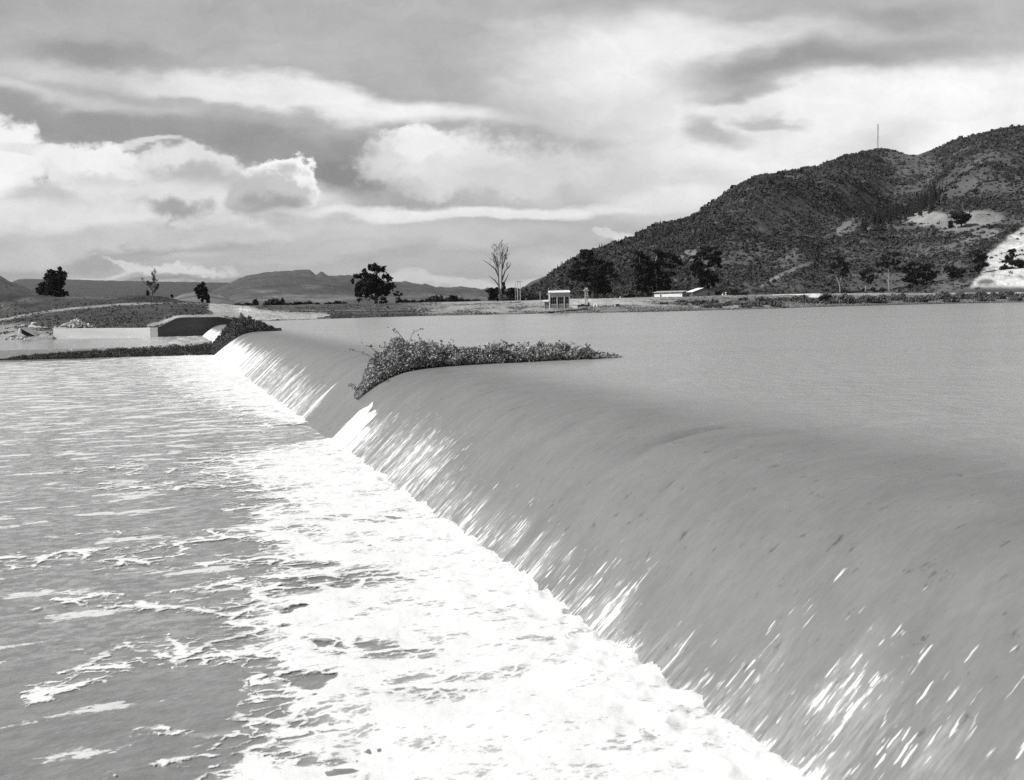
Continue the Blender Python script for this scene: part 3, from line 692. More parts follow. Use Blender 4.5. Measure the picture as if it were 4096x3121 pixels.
mesh_obj('lake', np.stack([wxx, wyy, GZ], -1).reshape(-1, 3), grid_faces(len(gYs), len(gX)), M_lake, smooth=True,
         attrs={'arc': GA, 'along': GY, 'white': WH, 'face': onface})
tag(bpy.data.objects['lake'], kind='structure')

# lower river
m, t, b, wv, nlow = water_material('river_water', .2, .2)
fo = noise(t, vmath(t, 'MULTIPLY', wv, (0.5, 1.1, 1)), 1.0, 7, 0.66)
fa = t.nodes.new('ShaderNodeAttribute'); fa.attribute_name = 'foam_glitter'
fl_m = mapr(t, mth(t, 'SUBTRACT', fo, mapr(t, fa.outputs['Fac'], 0, 1, 0.66, 0.42, 'LINEAR')), 0.0, 0.03, 0, 1)
spk = noise(t, vmath(t, 'MULTIPLY', wv, (2.2, 3.5, 1)), 1.0, 4, 0.7)
thin = mth(t, 'MULTIPLY', mapr(t, spk, 0.44, 0.58, 0.0, 0.62), mapr(t, fa.outputs['Fac'], 0.15, 0.6, 0.12, 1.0))  # foam film plus sparkle painted into the water colour
alb = mixf(t, mth(t, 'MAXIMUM', fl_m, thin), mth(t, 'MULTIPLY', mth(t, 'ADD', mth(t, 'MULTIPLY', nlow, 0.3), 0.85), 0.235), 0.72)
cb = t.nodes.new('ShaderNodeCombineColor')
for i in range(3): t.links.new(alb, cb.inputs[i])
t.links.new(cb.outputs[0], b.inputs['Base Color'])
t.links.new(mixf(t, fl_m, 0.16, 0.8), b.inputs['Roughness'])
bp = t.nodes.new('ShaderNodeBump'); bp.inputs['Distance'].default_value = 0.11; bp.inputs['Strength'].default_value = 1.0
t.links.new(noise(t, vmath(t, 'MULTIPLY', wv, (0.8, 1.3, 1)), 1.0, 5, 0.55), bp.inputs['Height']); t.links.new(bp.outputs[0], b.inputs['Normal'])
M_river = m
rY = np.concatenate([np.arange(-200, 0, 10), np.linspace(0, 134, 300), np.linspace(134.4, 153, 70), np.linspace(154, 240, 80)])
rX = np.concatenate([-np.geomspace(500, 30, 40), np.linspace(-29, 8.6, 160)])
RX, RY = np.meshgrid(rX, rY)
YC = 138.3 + (7 - np.clip(RX, -32, 8)) * 0.265
RZ = -3.2 + 1.2 * sstep(0.4, 2.4, RY - YC)
RZ = RZ + (fbm(RX / 1.6, RY / 1.6, 3, 81) - .6) * 0.05
a, b_ = W2(RX, RY)
qx, qy = proj(a, b_, RZ)
foam_glitter = 0.16 + 0.50 * (1 - sstep(380, 540, qy)) + 0.18 * (1 - sstep(150, 380, qx)) * sstep(440, 520, qy) * (1 - sstep(620, 720, qy))  # foam flecks with painted glitter and sky sheen, strongest far off
foam_glitter = np.where(RY > 138, 0.5 * sstep(60, 190, qx) + 0.12, foam_glitter)
mesh_obj('river', np.stack([a, b_, RZ], -1).reshape(-1, 3), grid_faces(len(rY), len(rX)), M_river, smooth=True, attrs={'foam_glitter': foam_glitter})
tag(bpy.data.objects['river'], kind='structure')

# ------------------------------------------------------------------ foam
def foam_cover(x, y):
    """painted from the shapes of the foam: x, y in the 2205 px picture"""
    edge = np.interp(y, [770, 790, 830, 870, 905, 925, 935, 950, 962, 980, 1010, 1040, 1065, 1085, 1110, 1135, 1150, 1170, 1200, 1240, 1300, 1345, 1370, 1400, 1430, 1460, 1500, 1560, 1600, 1650, 1700, 1800],
                          [290, 310, 350, 430, 530, 610, 720, 660, 560, 480, 470, 520, 545, 560, 545, 480, 470, 520, 560, 560, 520, 520, 560, 520, 500, 560, 570, 580, 560, 500, 430, 420])
    wid = np.interp(y, [770, 900, 1100, 1400, 1700], [190, 150, 170, 170, 150])
    c = sstep(-1.0, 1.0, (x - edge) / wid)
    def el(cx, cy, rx, ry, rot=0):
        a = math.radians(rot); X = x - cx; Y = y - cy
        X, Y = X * math.cos(a) + Y * math.sin(a), -X * math.sin(a) + Y * math.cos(a)
        return np.sqrt((X / rx) ** 2 + (Y / ry) ** 2)
    for (cx, cy, rx, ry, ro, op) in (
        (560, 943, 130, 9, 0, 1), (640, 938, 60, 7, 0, 1), (430, 1080, 120, 14, 0, .9), (470, 1110, 70, 22, 0, 1), (380, 1178, 240, 11, -1, .95), (560, 1182, 34, 10, 0, .9),
        (480, 1235, 50, 12, 0, .95), (545, 1221, 60, 16, 0, .8), (475, 1283, 72, 14, 2, 1), (520, 1283, 30, 10, 0, .9), (640, 1222, 70, 8, 0, .7), (690, 1262, 55, 18, 0, .62), (620, 1266, 40, 18, 0, .6), (800, 1245, 90, 26, 0, .38), (625, 1315, 26, 6, 0, .8),
        (290, 1350, 200, 30, -2, 1), (400, 1345, 110, 22, -6, 1), (600, 1350, 40, 7, 0, .6),
        (430, 1520, 140, 62, 6, 1), (300, 1500, 150, 40, 0, .95), (578, 1438, 62, 26, 8, 1), (520, 1440, 50, 16, 0, .8), (665, 1472, 42, 30, -28, .75), (585, 1575, 90, 18, 0, .5), (725, 1395, 28, 8, 0, .8), (830, 1400, 130, 24, 0, .42), (360, 1610, 80, 14, 0, .6),
        (610, 1630, 80, 14, 0, .45), (700, 1650, 80, 12, 0, .4), (880, 1300, 110, 18, 0, .22), (520, 1060, 60, 6, 0, .5), (740, 1120, 80, 7, 0, .3), (620, 1145, 90, 8, 0, .3), (900, 1480, 120, 30, 0, .25), (1000, 1600, 160, 28, 0, .22), (760, 1560, 120, 26, 0, .22)):
        c = c * (1 - op * (1 - sstep(.5, 1.4, el(cx, cy, rx, ry, ro))))
    for (pts, w, v) in (
        ([(240, 1052), (330, 1045), (420, 1043), (480, 1038)], 6, .85), ([(90, 1060 - 40), (200, 1010), (320, 1000)], 5, .6), ([(290, 1018), (470, 1000), (560, 985)], 6, .7), ([(400, 1165), (500, 1150), (640, 1145)], 8, .95), ([(170, 1150), (200, 1155), (310, 1150)], 6, .6),
        ([(110, 1195), (210, 1192), (310, 1192), (400, 1185)], 8, .55), ([(20, 1215), (80, 1200), (150, 1190), (220, 1185)], 9, .7), ([(230, 1205), (310, 1205)], 14, .6), ([(380, 1215), (560, 1215), (620, 1210)], 7, .75), ([(330, 1180), (440, 1150), (560, 1160)], 9, .6),
        ([(130, 1290), (180, 1285), (230, 1290), (260, 1305)], 11, .7), ([(270, 1306), (420, 1306), (520, 1300), (600, 1312)], 8, .85), ([(200, 1300), (270, 1300)], 6, .6), ([(20, 1315), (60, 1312)], 6, .5), ([(400, 1275), (420, 1262), (520, 1258), (560, 1300)], 8, .9), ([(450, 1240), (530, 1256), (600, 1240)], 6, .8),
        ([(90, 1497), (200, 1445), (330, 1405), (420, 1400), (560, 1405)], 22, .72), ([(140, 1480), (250, 1420)], 16, .6), ([(320, 1572), (430, 1582), (560, 1578), (700, 1560)], 7, .9), ([(500, 1385), (600, 1370), (640, 1400)], 22, .6), ([(470, 1420), (560, 1470), (560, 1540), (620, 1590)], 14, .75), ([(600, 1490), (650, 1455)], 6, .7), ([(220, 1670), (420, 1625), (480, 1600)], 7, .6), ([(430, 1650), (560, 1655), (700, 1640)], 9, .6)):
        d = np.full(x.shape, 1e9)
        for (x0, y0), (x1, y1) in zip(pts[:-1], pts[1:]):
            L = (x1 - x0) ** 2 + (y1 - y0) ** 2; u = np.clip(((x - x0) * (x1 - x0) + (y - y0) * (y1 - y0)) / L, 0, 1)
            d = np.minimum(d, np.hypot((x - x0 - u * (x1 - x0)) * .6, (y - y0 - u * (y1 - y0))))
        c = np.maximum(c, v * .70 * (1 - sstep(w * .2, w * 2.4, d)))
    return c
fpx = np.arange(-70, 905, 1.45); fr = np.geomspace(6.2, 134.0, 640)
FX = np.empty((len(fr), len(fpx))); FY = np.empty_like(FX)
for j, x in enumerate(fpx):
    r = ray(float(x), hor(x)); FX[:, j] = fr * r[0] / r[1]; FY[:, j] = fr
wX, wY = toW(FX, FY)
p_x, p_y = proj(FX, FY, np.full(FX.shape, -3.2))
jx = (fbm(wX / 1.0, wY / 1.0, 5, 91, .6) - .5) * 190; jy = (fbm(wX / 1.0 + 40, wY / 1.0, 5, 92, .6) - .5) * 34
cov = foam_cover(p_x / k + jx, p_y / k + jy)
toe = 7.62
near_toe = np.exp(-np.clip(toe - wX, 0, 50) / 0.9)
gapm = sstep(46.6, 47.4, wY + .5 * (fbm(wX / .5, wY / .5, 2, 98) - .5)) * (1 - sstep(53.2, 54.2, wY))
cov = np.maximum(cov, sstep(.25, .7, near_toe + .3 * (fbm(wX / .4, wY / .4, 3, 99) - .5)) * (1 - gapm)) * (1 - .85 * gapm * sstep(-2.5, -1, wX - toe))
cov = cov * (wY > 4)
lump = fbm(wX / 0.55, wY / 0.55, 4, 95, .55); lump2 = fbm(wX / 2.4, wY / 1.5, 3, 96)
bil = 1 - np.abs(2 * fbm(wX / 0.8, wY / 0.6, 3, 97) - 1)
inn = sstep(.7, 1.0, cov)
FZ = -3.2 + 0.02 + inn * (0.04 * (lump - .35) + 0.14 * (lump2 - .4)) + near_toe * (1 - gapm) * (-0.03 + 0.18 * (bil - .4) + .12 * (lump - .4))
FZ = FZ - 0.06 * (cov < 0.2)
FZ = np.maximum(FZ, -3.2 - .2 * (cov < .05))
idx = grid_faces(len(fr), len(fpx))
cf = cov.ravel(); ok = (cf[idx].max(1) > 0.04) & ((wX.ravel()[idx].min(1)) < toe + 0.10)
idx = idx[ok]
used = np.unique(idx); remap = np.full(cf.size, -1); remap[used] = np.arange(len(used))
VV = np.stack([FX, FY, FZ], -1).reshape(-1, 3)[used]
m = bpy.data.materials.new('white_foam'); m.use_nodes = True; t = m.node_tree; b = t.nodes['Principled BSDF']
tcn = t.nodes.new('ShaderNodeTexCoord')
mp = t.nodes.new('ShaderNodeMapping'); mp.vector_type = 'TEXTURE'; mp.inputs['Rotation'].default_value = (0, 0, TH); t.links.new(tcn.outputs['Object'], mp.inputs['Vector'])
wv = mp.outputs[0]
ca = t.nodes.new('ShaderNodeAttribute'); ca.attribute_name = 'cover'
n1 = noise(t, vmath(t, 'MULTIPLY', wv, (0.65, 1.5, 1)), 1.0, 8, 0.68)
n2 = noise(t, vmath(t, 'MULTIPLY', wv, (5.5, 9.0, 1)), 1.0, 5, 0.72)
nn = mth(t, 'ADD', mth(t, 'MULTIPLY', n1, 0.54), mth(t, 'MULTIPLY', n2, 0.46))
dv = vmath(t, 'ADD', vmath(t, 'MULTIPLY', wv, (0.75, 1.15, 0)), vmath(t, 'SCALE', vmath(t, 'SUBTRACT', noise(t, wv, 1.3, 4, 0.6, 'Color'), (0.5, 0.5, 0.5)), None, 0.9))
def lace_of(sc_, wd):
    vo = t.nodes.new('ShaderNodeTexVoronoi'); vo.feature = 'DISTANCE_TO_EDGE'; vo.voronoi_dimensions = '2D'; vo.inputs['Scale'].default_value = sc_
    t.links.new(dv, vo.inputs['Vector']); return mapr(t, vo.outputs['Distance'], 0.0, wd, 1.0, 0.0)
lace = mth(t, 'MAXIMUM', lace_of(0.9, 0.16), mth(t, 'MULTIPLY', lace_of(2.6, 0.16), 0.7))
nn = mth(t, 'ADD', nn, mth(t, 'MULTIPLY', mth(t, 'SUBTRACT', lace, 0.35), 0.17))
th_ = mapr(t, ca.outputs['Fac'], 0.0, 1.0, 0.63, 0.33, 'LINEAR')
al = mapr(t, mth(t, 'SUBTRACT', nn, th_), -0.02, 0.09, 0, 1)
al = mth(t, 'MAXIMUM', al, mapr(t, ca.outputs['Fac'], 0.25, 1.0, 0.0, 0.7))
big = noise(t, vmath(t, 'MULTIPLY', wv, (0.35, 0.8, 1)), 1.0, 5, 0.6)
thick = mapr(t, mth(t, 'ADD', mth(t, 'SUBTRACT', nn, th_), mth(t, 'MULTIPLY', mth(t, 'SUBTRACT', big, 0.46), 0.55)), -0.05, 0.14, 0.50, 0.88)

cb = t.nodes.new('ShaderNodeCombineColor')
for i in range(3): t.links.new(thick, cb.inputs[i])
t.links.new(cb.outputs[0], b.inputs['Base Color']); b.inputs['Roughness'].default_value = 0.8; b.inputs['Specular IOR Level'].default_value = 0.3
t.links.new(al, b.inputs['Alpha'])
bp = t.nodes.new('ShaderNodeBump'); bp.inputs['Distance'].default_value = 0.035; bp.inputs['Strength'].default_value = 1.0
t.links.new(n2, bp.inputs['Height']); t.links.new(bp.outputs[0], b.inputs['Normal'])
bp.inputs['Distance'].default_value = 0.015
tag(mesh_obj('foam', VV, remap[idx], m, smooth=True, attrs={'cover': cf[used]}), 'white foam spread over the lower river along the foot of the weir', 'foam', kind='stuff')

# ------------------------------------------------------------------ leaves and trees
def leaf_quads(P, size, seed=0, flat=0.35, narrow=0.55):
    r = np.random.default_rng(seed); n = len(P)
    nrm = r.normal(size=(n, 3)); nrm[:, 2] = np.abs(nrm[:, 2]) + flat; nrm /= np.linalg.norm(nrm, axis=1)[:, None]
    a = np.cross(nrm, r.normal(size=(n, 3))); a /= np.linalg.norm(a, axis=1)[:, None] + 1e-9; b = np.cross(nrm, a)
    s = (size * (0.6 + 0.8 * r.random(n)))[:, None] if np.ndim(size) else size * (0.6 + 0.8 * r.random((n, 1)))
    V = np.stack([P - a * s, P - b * s * narrow, P + a * s, P + b * s * narrow], 1).reshape(-1, 3)
    return V, np.arange(n * 4).reshape(-1, 4)
def crown_points(blobs, per, seed, depth=1.0, clump=0.30):
    """blobs (x, z, rx, rz) in metres about the base; leaf clumps spread through each, biased outwards"""
    r = np.random.default_rng(seed); out = []
    for (x, z, rx, rz) in blobs:
        ry = max(rx, rz) * depth; y0 = r.normal() * ry * 0.35
        nc = int(min(34, 9 + rx * rz * 1.6))
        d = r.normal(size=(nc, 3)); d /= np.linalg.norm(d, axis=1)[:, None]
        cen = d * (r.random((nc, 1)) ** 0.4) * np.array([rx, ry, rz]) * 0.95 + np.array([x, y0, z])
        n = int(per * rx * rz); n = max(n, 40)
        which = r.integers(0, nc, n)
        out.append(cen[which] + r.normal(size=(n, 3)) * np.array([rx, ry, rz]) * clump * 0.75)
    return np.vstack(out)
def limb(mb, p, q, r0, r1, seg=4, wob=0.06, seed=0):
    r = np.random.default_rng(seed); p = np.array(p, float); q = np.array(q, float); L = np.linalg.norm(q - p); prev = p; 
    for i in range(seg):
        f = (i + 1) / seg; c = p + (q - p) * f + (r.normal(size=3) * L * wob if i < seg - 1 else 0)
        mb.tube(prev, c, r0 + (r1 - r0) * i / seg, r0 + (r1 - r0) * f, 5); prev = c
def tree(name, label, cv, base, blobs, d, trunks, leaf=1.15, per=None, mat=None, bark=None, group=None, ground=None, seed=1, depth=.8, tr=0.5, cat='tree', clump=.24, limbs=True):
    """cv converts crop coordinates to the picture; blobs (x, y, rx, ry) in crop coordinates; trunks: list of polylines [(x, y)...]"""
    bx, by = cv(*base); O = pt(bx, by, d); root = empty(name, O); tag(root, label, cat, group)
    sc0 = cv(1, 0)[0] - cv(0, 0)[0]; S = d / F
    bl = []
    for (x, y, rx, ry) in blobs:
        q = cv(x, y); p = pt(q[0], q[1], d) - O; bl.append((p[0], p[2], rx * sc0 * S * 1.1, ry * sc0 * S * 1.1))
    per = per or 30.0 / (S * S) * 0.9
    P = crown_points(bl, per, seed, depth, clump)
    V, Fq = leaf_quads(P, leaf * S, seed)
    mesh_obj('crown', V, Fq, mat or M_leaf, root)
    mb = MB(); top = None
    for ti, tl in enumerate(trunks):
        pp = [pt(*cv(*q), d) - O for q in tl]
        pp[0][2] -= 0.6
        n = len(pp)
        for i in range(n - 1):
            r0 = tr * (1 - 0.55 * i / (n - 1)); r1 = tr * (1 - 0.55 * (i + 1) / (n - 1))
            limb(mb, pp[i] + np.array([0, ti * 0.4, 0]), pp[i + 1] + np.array([0, ti * 0.4, 0]), r0, r1, 3, 0.02, seed + ti)
        if limbs:
            for j, (x, z, rx, rz) in enumerate(bl):
                if len(trunks) > 1 and j % len(trunks) != ti: continue
                src = min(pp[1:], key=lambda q: abs(q[2] - (z - abs(x - q[0]) * 0.8)) + abs(q[0] - x) * .2)
                limb(mb, src, (x, random.uniform(-.3, .3) * rx, z), tr * 0.3, 0.06, 4, 0.07, seed + j)
    mb.build('trunk', bark or M_bark, root)
    return root
def bare_tree(name, label, cv, base, trunks, d, tr, seed, spread=.5, mat=None, patches=None, levels=5, first=.25, cat='dead tree', twig=.035):
    r = np.random.default_rng(seed); bx, by = cv(*base); O = pt(bx, by, d); root = empty(name, O); tag(root, label, cat)
    def grow(mb, p, dr, L, rad, lev):
        nseg = 4; q = np.array(p, float); dd = np.array(dr, float)
        for i in range(nseg):
            dd = dd + r.normal(size=3) * 0.12 + np.array([0, 0, 0.10]); dd /= np.linalg.norm(dd)
            q2 = q + dd * L / nseg; r0 = max(rad * (1 - .55 * i / nseg), twig); r1 = max(rad * (1 - .55 * (i + 1) / nseg), twig)
            mb.tube(q, q2, r0, r1, 4 if lev > 1 else 6)
            if lev < levels and (i > 0 or lev == 0):
                for c in range(2 if lev < 3 else 2):
                    s = dd + r.normal(size=3) * spread; s[2] = abs(s[2]) * 0.7 + 0.25; s /= np.linalg.norm(s)
                    grow(mb, q2, s, L * (0.42 + .2 * r.random()), r1 * 0.55, lev + 1) if r.random() < (0.95 if lev < 2 else 0.62) else None
            q = q2
    for ti, tl in enumerate(trunks):
        mb = MB(); pp = [pt(*cv(*q), d) - O + np.array([0, ti * 0.5, 0]) for q in tl]; pp[0][2] -= 0.5; n = len(pp)
        Ltot = np.linalg.norm(pp[-1] - pp[0])
        for i in range(n - 1):
            r0 = tr * (1 - 0.8 * i / (n - 1)); r1 = max(tr * (1 - 0.8 * (i + 1) / (n - 1)), twig * 1.3)
            mb.tube(pp[i], pp[i + 1], r0, r1, 7)
            hgt = (pp[i + 1][2]) / Ltot
            if hgt > first:
                for c in range(3):
                    a = r.random() * 6.28; s = np.array([math.cos(a) * .75, math.sin(a) * .75, 0.75 + .5 * r.random()])
                    grow(mb, pp[i] + (pp[i + 1] - pp[i]) * r.random(), s / np.linalg.norm(s), Ltot * (0.31 - 0.19 * hgt + .07 * r.random()), r1 * 0.6, 2)
        mb.build('trunk', mat or M_deadwood, root)
    if patches:
        S = d / F; sc0 = cv(1, 0)[0] - cv(0, 0)[0]; bl = []
        for (x, y, rx, ry) in patches:
            p = pt(*cv(x, y), d) - O; bl.append((p[0], p[2], rx * sc0 * S, ry * sc0 * S))
        V, Fq = leaf_quads(crown_points(bl, 20 / (S * S), seed, .8), 1.0 * S, seed); mesh_obj('crown', V, Fq, M_leaf, root)
    return root
zm = lambda x0, y0, s: (lambda x, y: (x0 + x * s, y0 + y * s))
z5 = zm(0, 262.5, .07937); z1 = zm(0, 250, .1247); z2 = zm(250, 237.5, .1247); z3 = zm(475, 237.5, .1247); z4 = zm(725, 237.5, .1356)
zt = zm(345, 262.5, .04308); zh = zm(537.5, 240, .04315); zr = zm(725, 120, .1356); zb = zm(645, 280, .04535)
tree('broad_tree', 'broad dark tree with a bushy skirt standing alone on the back mound above the wall', z5, (700, 428),
     [(740, 110, 40, 40), (650, 145, 62, 42), (785, 170, 50, 48), (620, 205, 48, 45), (700, 220, 80, 55), (800, 235, 34, 48), (730, 300, 64, 60), (560, 290, 78, 46), (500, 345, 46, 42), (620, 350, 110, 55), (740, 370, 95, 50), (800, 400, 55, 28), (650, 400, 110, 28), (555, 372, 60, 38), (690, 170, 50, 40)],
     342, [[(700, 430), (700, 330), (710, 200)]], seed=3)
tree('small_tree', 'slim dark tree with tufted foliage at the end of the mound', z1, (1622, 425),
     [(1630, 278, 22, 20), (1603, 300, 30, 26), (1582, 322, 20, 24), (1645, 312, 18, 26), (1598, 350, 24, 18), (1640, 362, 36, 22), (1600, 380, 18, 12), (1662, 385, 14, 24), (1670, 408, 14, 16), (1622, 398, 13, 18), (1612, 325, 26, 18)],
     290, [[(1622, 428), (1618, 380), (1615, 300)]], seed=4, tr=.28)
tree('large_tree', 'large dark spreading tree with a thick trunk on the flat field beyond the lake', zt, (722, 958),
     [(730, 90, 100, 65), (560, 85, 55, 48), (900, 115, 55, 30), (440, 190, 42, 42), (720, 165, 165, 70), (330, 310, 135, 48), (230, 320, 55, 42), (168, 435, 40, 55), (480, 290, 80, 70), (640, 380, 190, 120), (940, 320, 75, 70), (1010, 385, 78, 58), (500, 520, 215, 120), (330, 560, 85, 100), (900, 560, 190, 90), (1085, 545, 72, 68), (400, 700, 150, 80), (560, 690, 85, 78), (790, 680, 120, 80), (960, 725, 55, 60), (262, 640, 34, 60), (335, 875, 34, 50), (275, 730, 38, 55), (505, 775, 42, 42), (760, 480, 150, 120), (640, 600, 150, 100), (1020, 660, 55, 55)],
     330, [[(722, 962), (718, 860), (712, 700), (700, 500), (740, 260)]], seed=5, tr=.62, depth=.7)
bare_tree('bare_tree', 'bare leafless tree with a fan of branches on the back mound', z5, (1920, 413), [[(1920, 415), (1920, 360), (1915, 300), (1925, 220), (1940, 150)], [(1922, 350), (1870, 300), (1810, 260), (1775, 225)], [(1918, 380), (1960, 340), (1995, 290)]], 340, .13, 11, spread=.55, first=.15, levels=5, twig=.04, mat=M_bark)
tree('round_shrub', 'upright dark shrub beside the bare tree on the mound', z5, (1860, 413), [(1855, 365, 12, 14), (1862, 385, 18, 14), (1858, 402, 18, 10)], 340, [[(1860, 415), (1858, 380)]], seed=6, tr=.1, cat='shrub')
tree('tiny_shrub', 'tiny dark shrub right of the bare tree on the mound slope', z5, (2168, 445), [(2165, 412, 7, 10), (2167, 430, 10, 12)], 330, [[(2168, 447), (2166, 420)]], seed=7, tr=.08, cat='shrub')
bare_tree('tall_bare_tree', 'tall twin-trunked bare tree reaching high above the far bank', z3, (212, 507),
          [[(203, 507), (197, 430), (190, 340), (186, 240), (178, 160), (172, 120)], [(222, 507), (216, 420), (215, 330), (217, 230), (222, 160), (217, 112)], [(190, 300), (160, 250), (110, 210), (65, 180)], [(216, 330), (240, 270), (265, 240), (290, 215)], [(195, 380), (160, 345), (112, 308)], [(217, 240), (240, 160), (262, 100)], [(186, 240), (160, 170), (140, 110)], [(216, 370), (250, 330), (270, 290)]], 330, .27, 21, spread=.42, first=.45, levels=4, patches=[(232, 372, 10, 14), (235, 405, 17, 22), (228, 440, 14, 20)], twig=.032, mat=M_deadwood)
tree('spreading_tree', 'low spreading tree just left of the tall bare trunks', z3, (150, 506), [(150, 420, 42, 16), (120, 430, 28, 16), (175, 440, 30, 20), (140, 465, 34, 24), (165, 480, 30, 22), (125, 490, 20, 14)], 400, [[(150, 508), (150, 450)]], seed=8, mat=M_leaf)
tree('thin_tree', 'thin-stemmed tree just right of the tall bare trunks', z3, (283, 504), [(285, 412, 30, 12), (300, 440, 24, 20), (270, 450, 24, 24), (285, 480, 30, 20), (312, 465, 10, 14)], 400, [[(283, 506), (285, 430)], [(262, 506), (264, 440)], [(303, 506), (304, 445)]], seed=9, tr=.14, bark=M_grey)
tree('umbrella_tree', 'light umbrella-shaped tree right of the large spreading tree', zt, (1215, 945), [(1230, 680, 55, 12), (1160, 730, 50, 24), (1300, 735, 36, 26), (1210, 760, 60, 14), (1260, 850, 50, 26), (1210, 910, 44, 34), (1290, 890, 36, 30)], 420, [[(1240, 950), (1240, 840), (1225, 720)], [(1172, 950), (1172, 780)]], seed=10, tr=.12)
tree('low_tree', 'low two-tiered tree under the right side of the large spreading tree', zt, (880, 952), [(880, 840, 66, 36), (930, 830, 20, 30), (955, 905, 34, 34), (830, 925, 44, 24), (890, 930, 60, 16)], 420, [[(880, 955), (880, 860)]], seed=12, tr=.15)
big = [(1110, 255, 105, 42), (1210, 300, 140, 65), (1040, 320, 60, 45), (890, 450, 62, 36), (1150, 400, 150, 60), (1000, 560, 180, 70), (870, 600, 66, 45), (1290, 520, 180, 80), (1480, 500, 90, 50), (1630, 560, 95, 55), (1550, 640, 150, 65), (755, 830, 80, 45), (880, 760, 140, 75), (1100, 740, 190, 90), (1390, 740, 200, 110), (1630, 740, 110, 65), (900, 900, 120, 60), (1080, 920, 150, 70), (1360, 890, 190, 90), (1560, 1010, 110, 70), (1600, 1130, 115, 80), (1350, 1060, 140, 100), (1230, 1150, 90, 90), (1640, 1190, 70, 40), (1790, 840, 80, 50), (1450, 1180, 80, 60)]
tree('giant_tree', 'tallest and darkest tree, many-trunked, behind the transformer poles', zh, (1300, 1358), big, 385, [[(1290, 1365), (1270, 1150), (1240, 900), (1180, 400)], [(1340, 1365), (1380, 1150), (1480, 900)], [(1380, 1365), (1400, 1250)], [(1230, 1365), (1200, 1150), (1050, 900)]], seed=13, tr=.7, depth=.8)
tree('dense_tree', 'dense dark tree left of the pair above the white building', z3, (1350, 432), [(1310, 125, 42, 20), (1340, 175, 50, 32), (1285, 222, 32, 24), (1350, 255, 55, 42), (1385, 200, 32, 32), (1330, 320, 48, 42), (1385, 335, 50, 50), (1325, 380, 42, 38), (1385, 395, 50, 34), (1350, 290, 50, 40)], 390, [[(1345, 435), (1345, 300), (1320, 150)], [(1385, 435), (1380, 300)]], seed=14, tr=.45, bark=M_deadwood)
tree('forked_tree', 'wide open-crowned tree with pale forked limbs above the white building', z3, (1470, 432), [(1455, 112, 45, 14), (1500, 140, 45, 20), (1560, 150, 48, 18), (1605, 182, 40, 20), (1645, 212, 26, 13), (1480, 205, 45, 30), (1560, 230, 44, 20), (1440, 250, 42, 42), (1505, 300, 50, 30), (1450, 340, 45, 42), (1520, 350, 45, 42), (1480, 400, 60, 32), (1545, 400, 25, 34), (1580, 292, 28, 14)], 392, [[(1465, 435), (1455, 320), (1440, 230), (1460, 150)], [(1480, 435), (1500, 310), (1530, 230), (1590, 190)]], seed=15, tr=.4, bark=M_palebark)
tree('gum_tree', 'tall layered tree with pale slender trunks behind the dark barn', z3, (1860, 412), [(1870, 92, 58, 18), (1825, 135, 42, 22), (1935, 135, 46, 22), (1885, 165, 60, 26), (1945, 185, 40, 26), (1965, 225, 20, 20), (1890, 215, 45, 22), (1770, 160, 18, 18), (1790, 205, 40, 30), (1752, 240, 26, 24), (1800, 270, 36, 36), (1820, 320, 36, 42), (1895, 300, 45, 42), (1920, 335, 34, 45), (1850, 370, 45, 40), (1762, 290, 16, 16)], 395, [[(1850, 415), (1856, 300), (1862, 200), (1875, 120)], [(1838, 412), (1830, 330)], [(1872, 412), (1880, 330), (1900, 250)]], seed=16, tr=.3, bark=M_palebark)
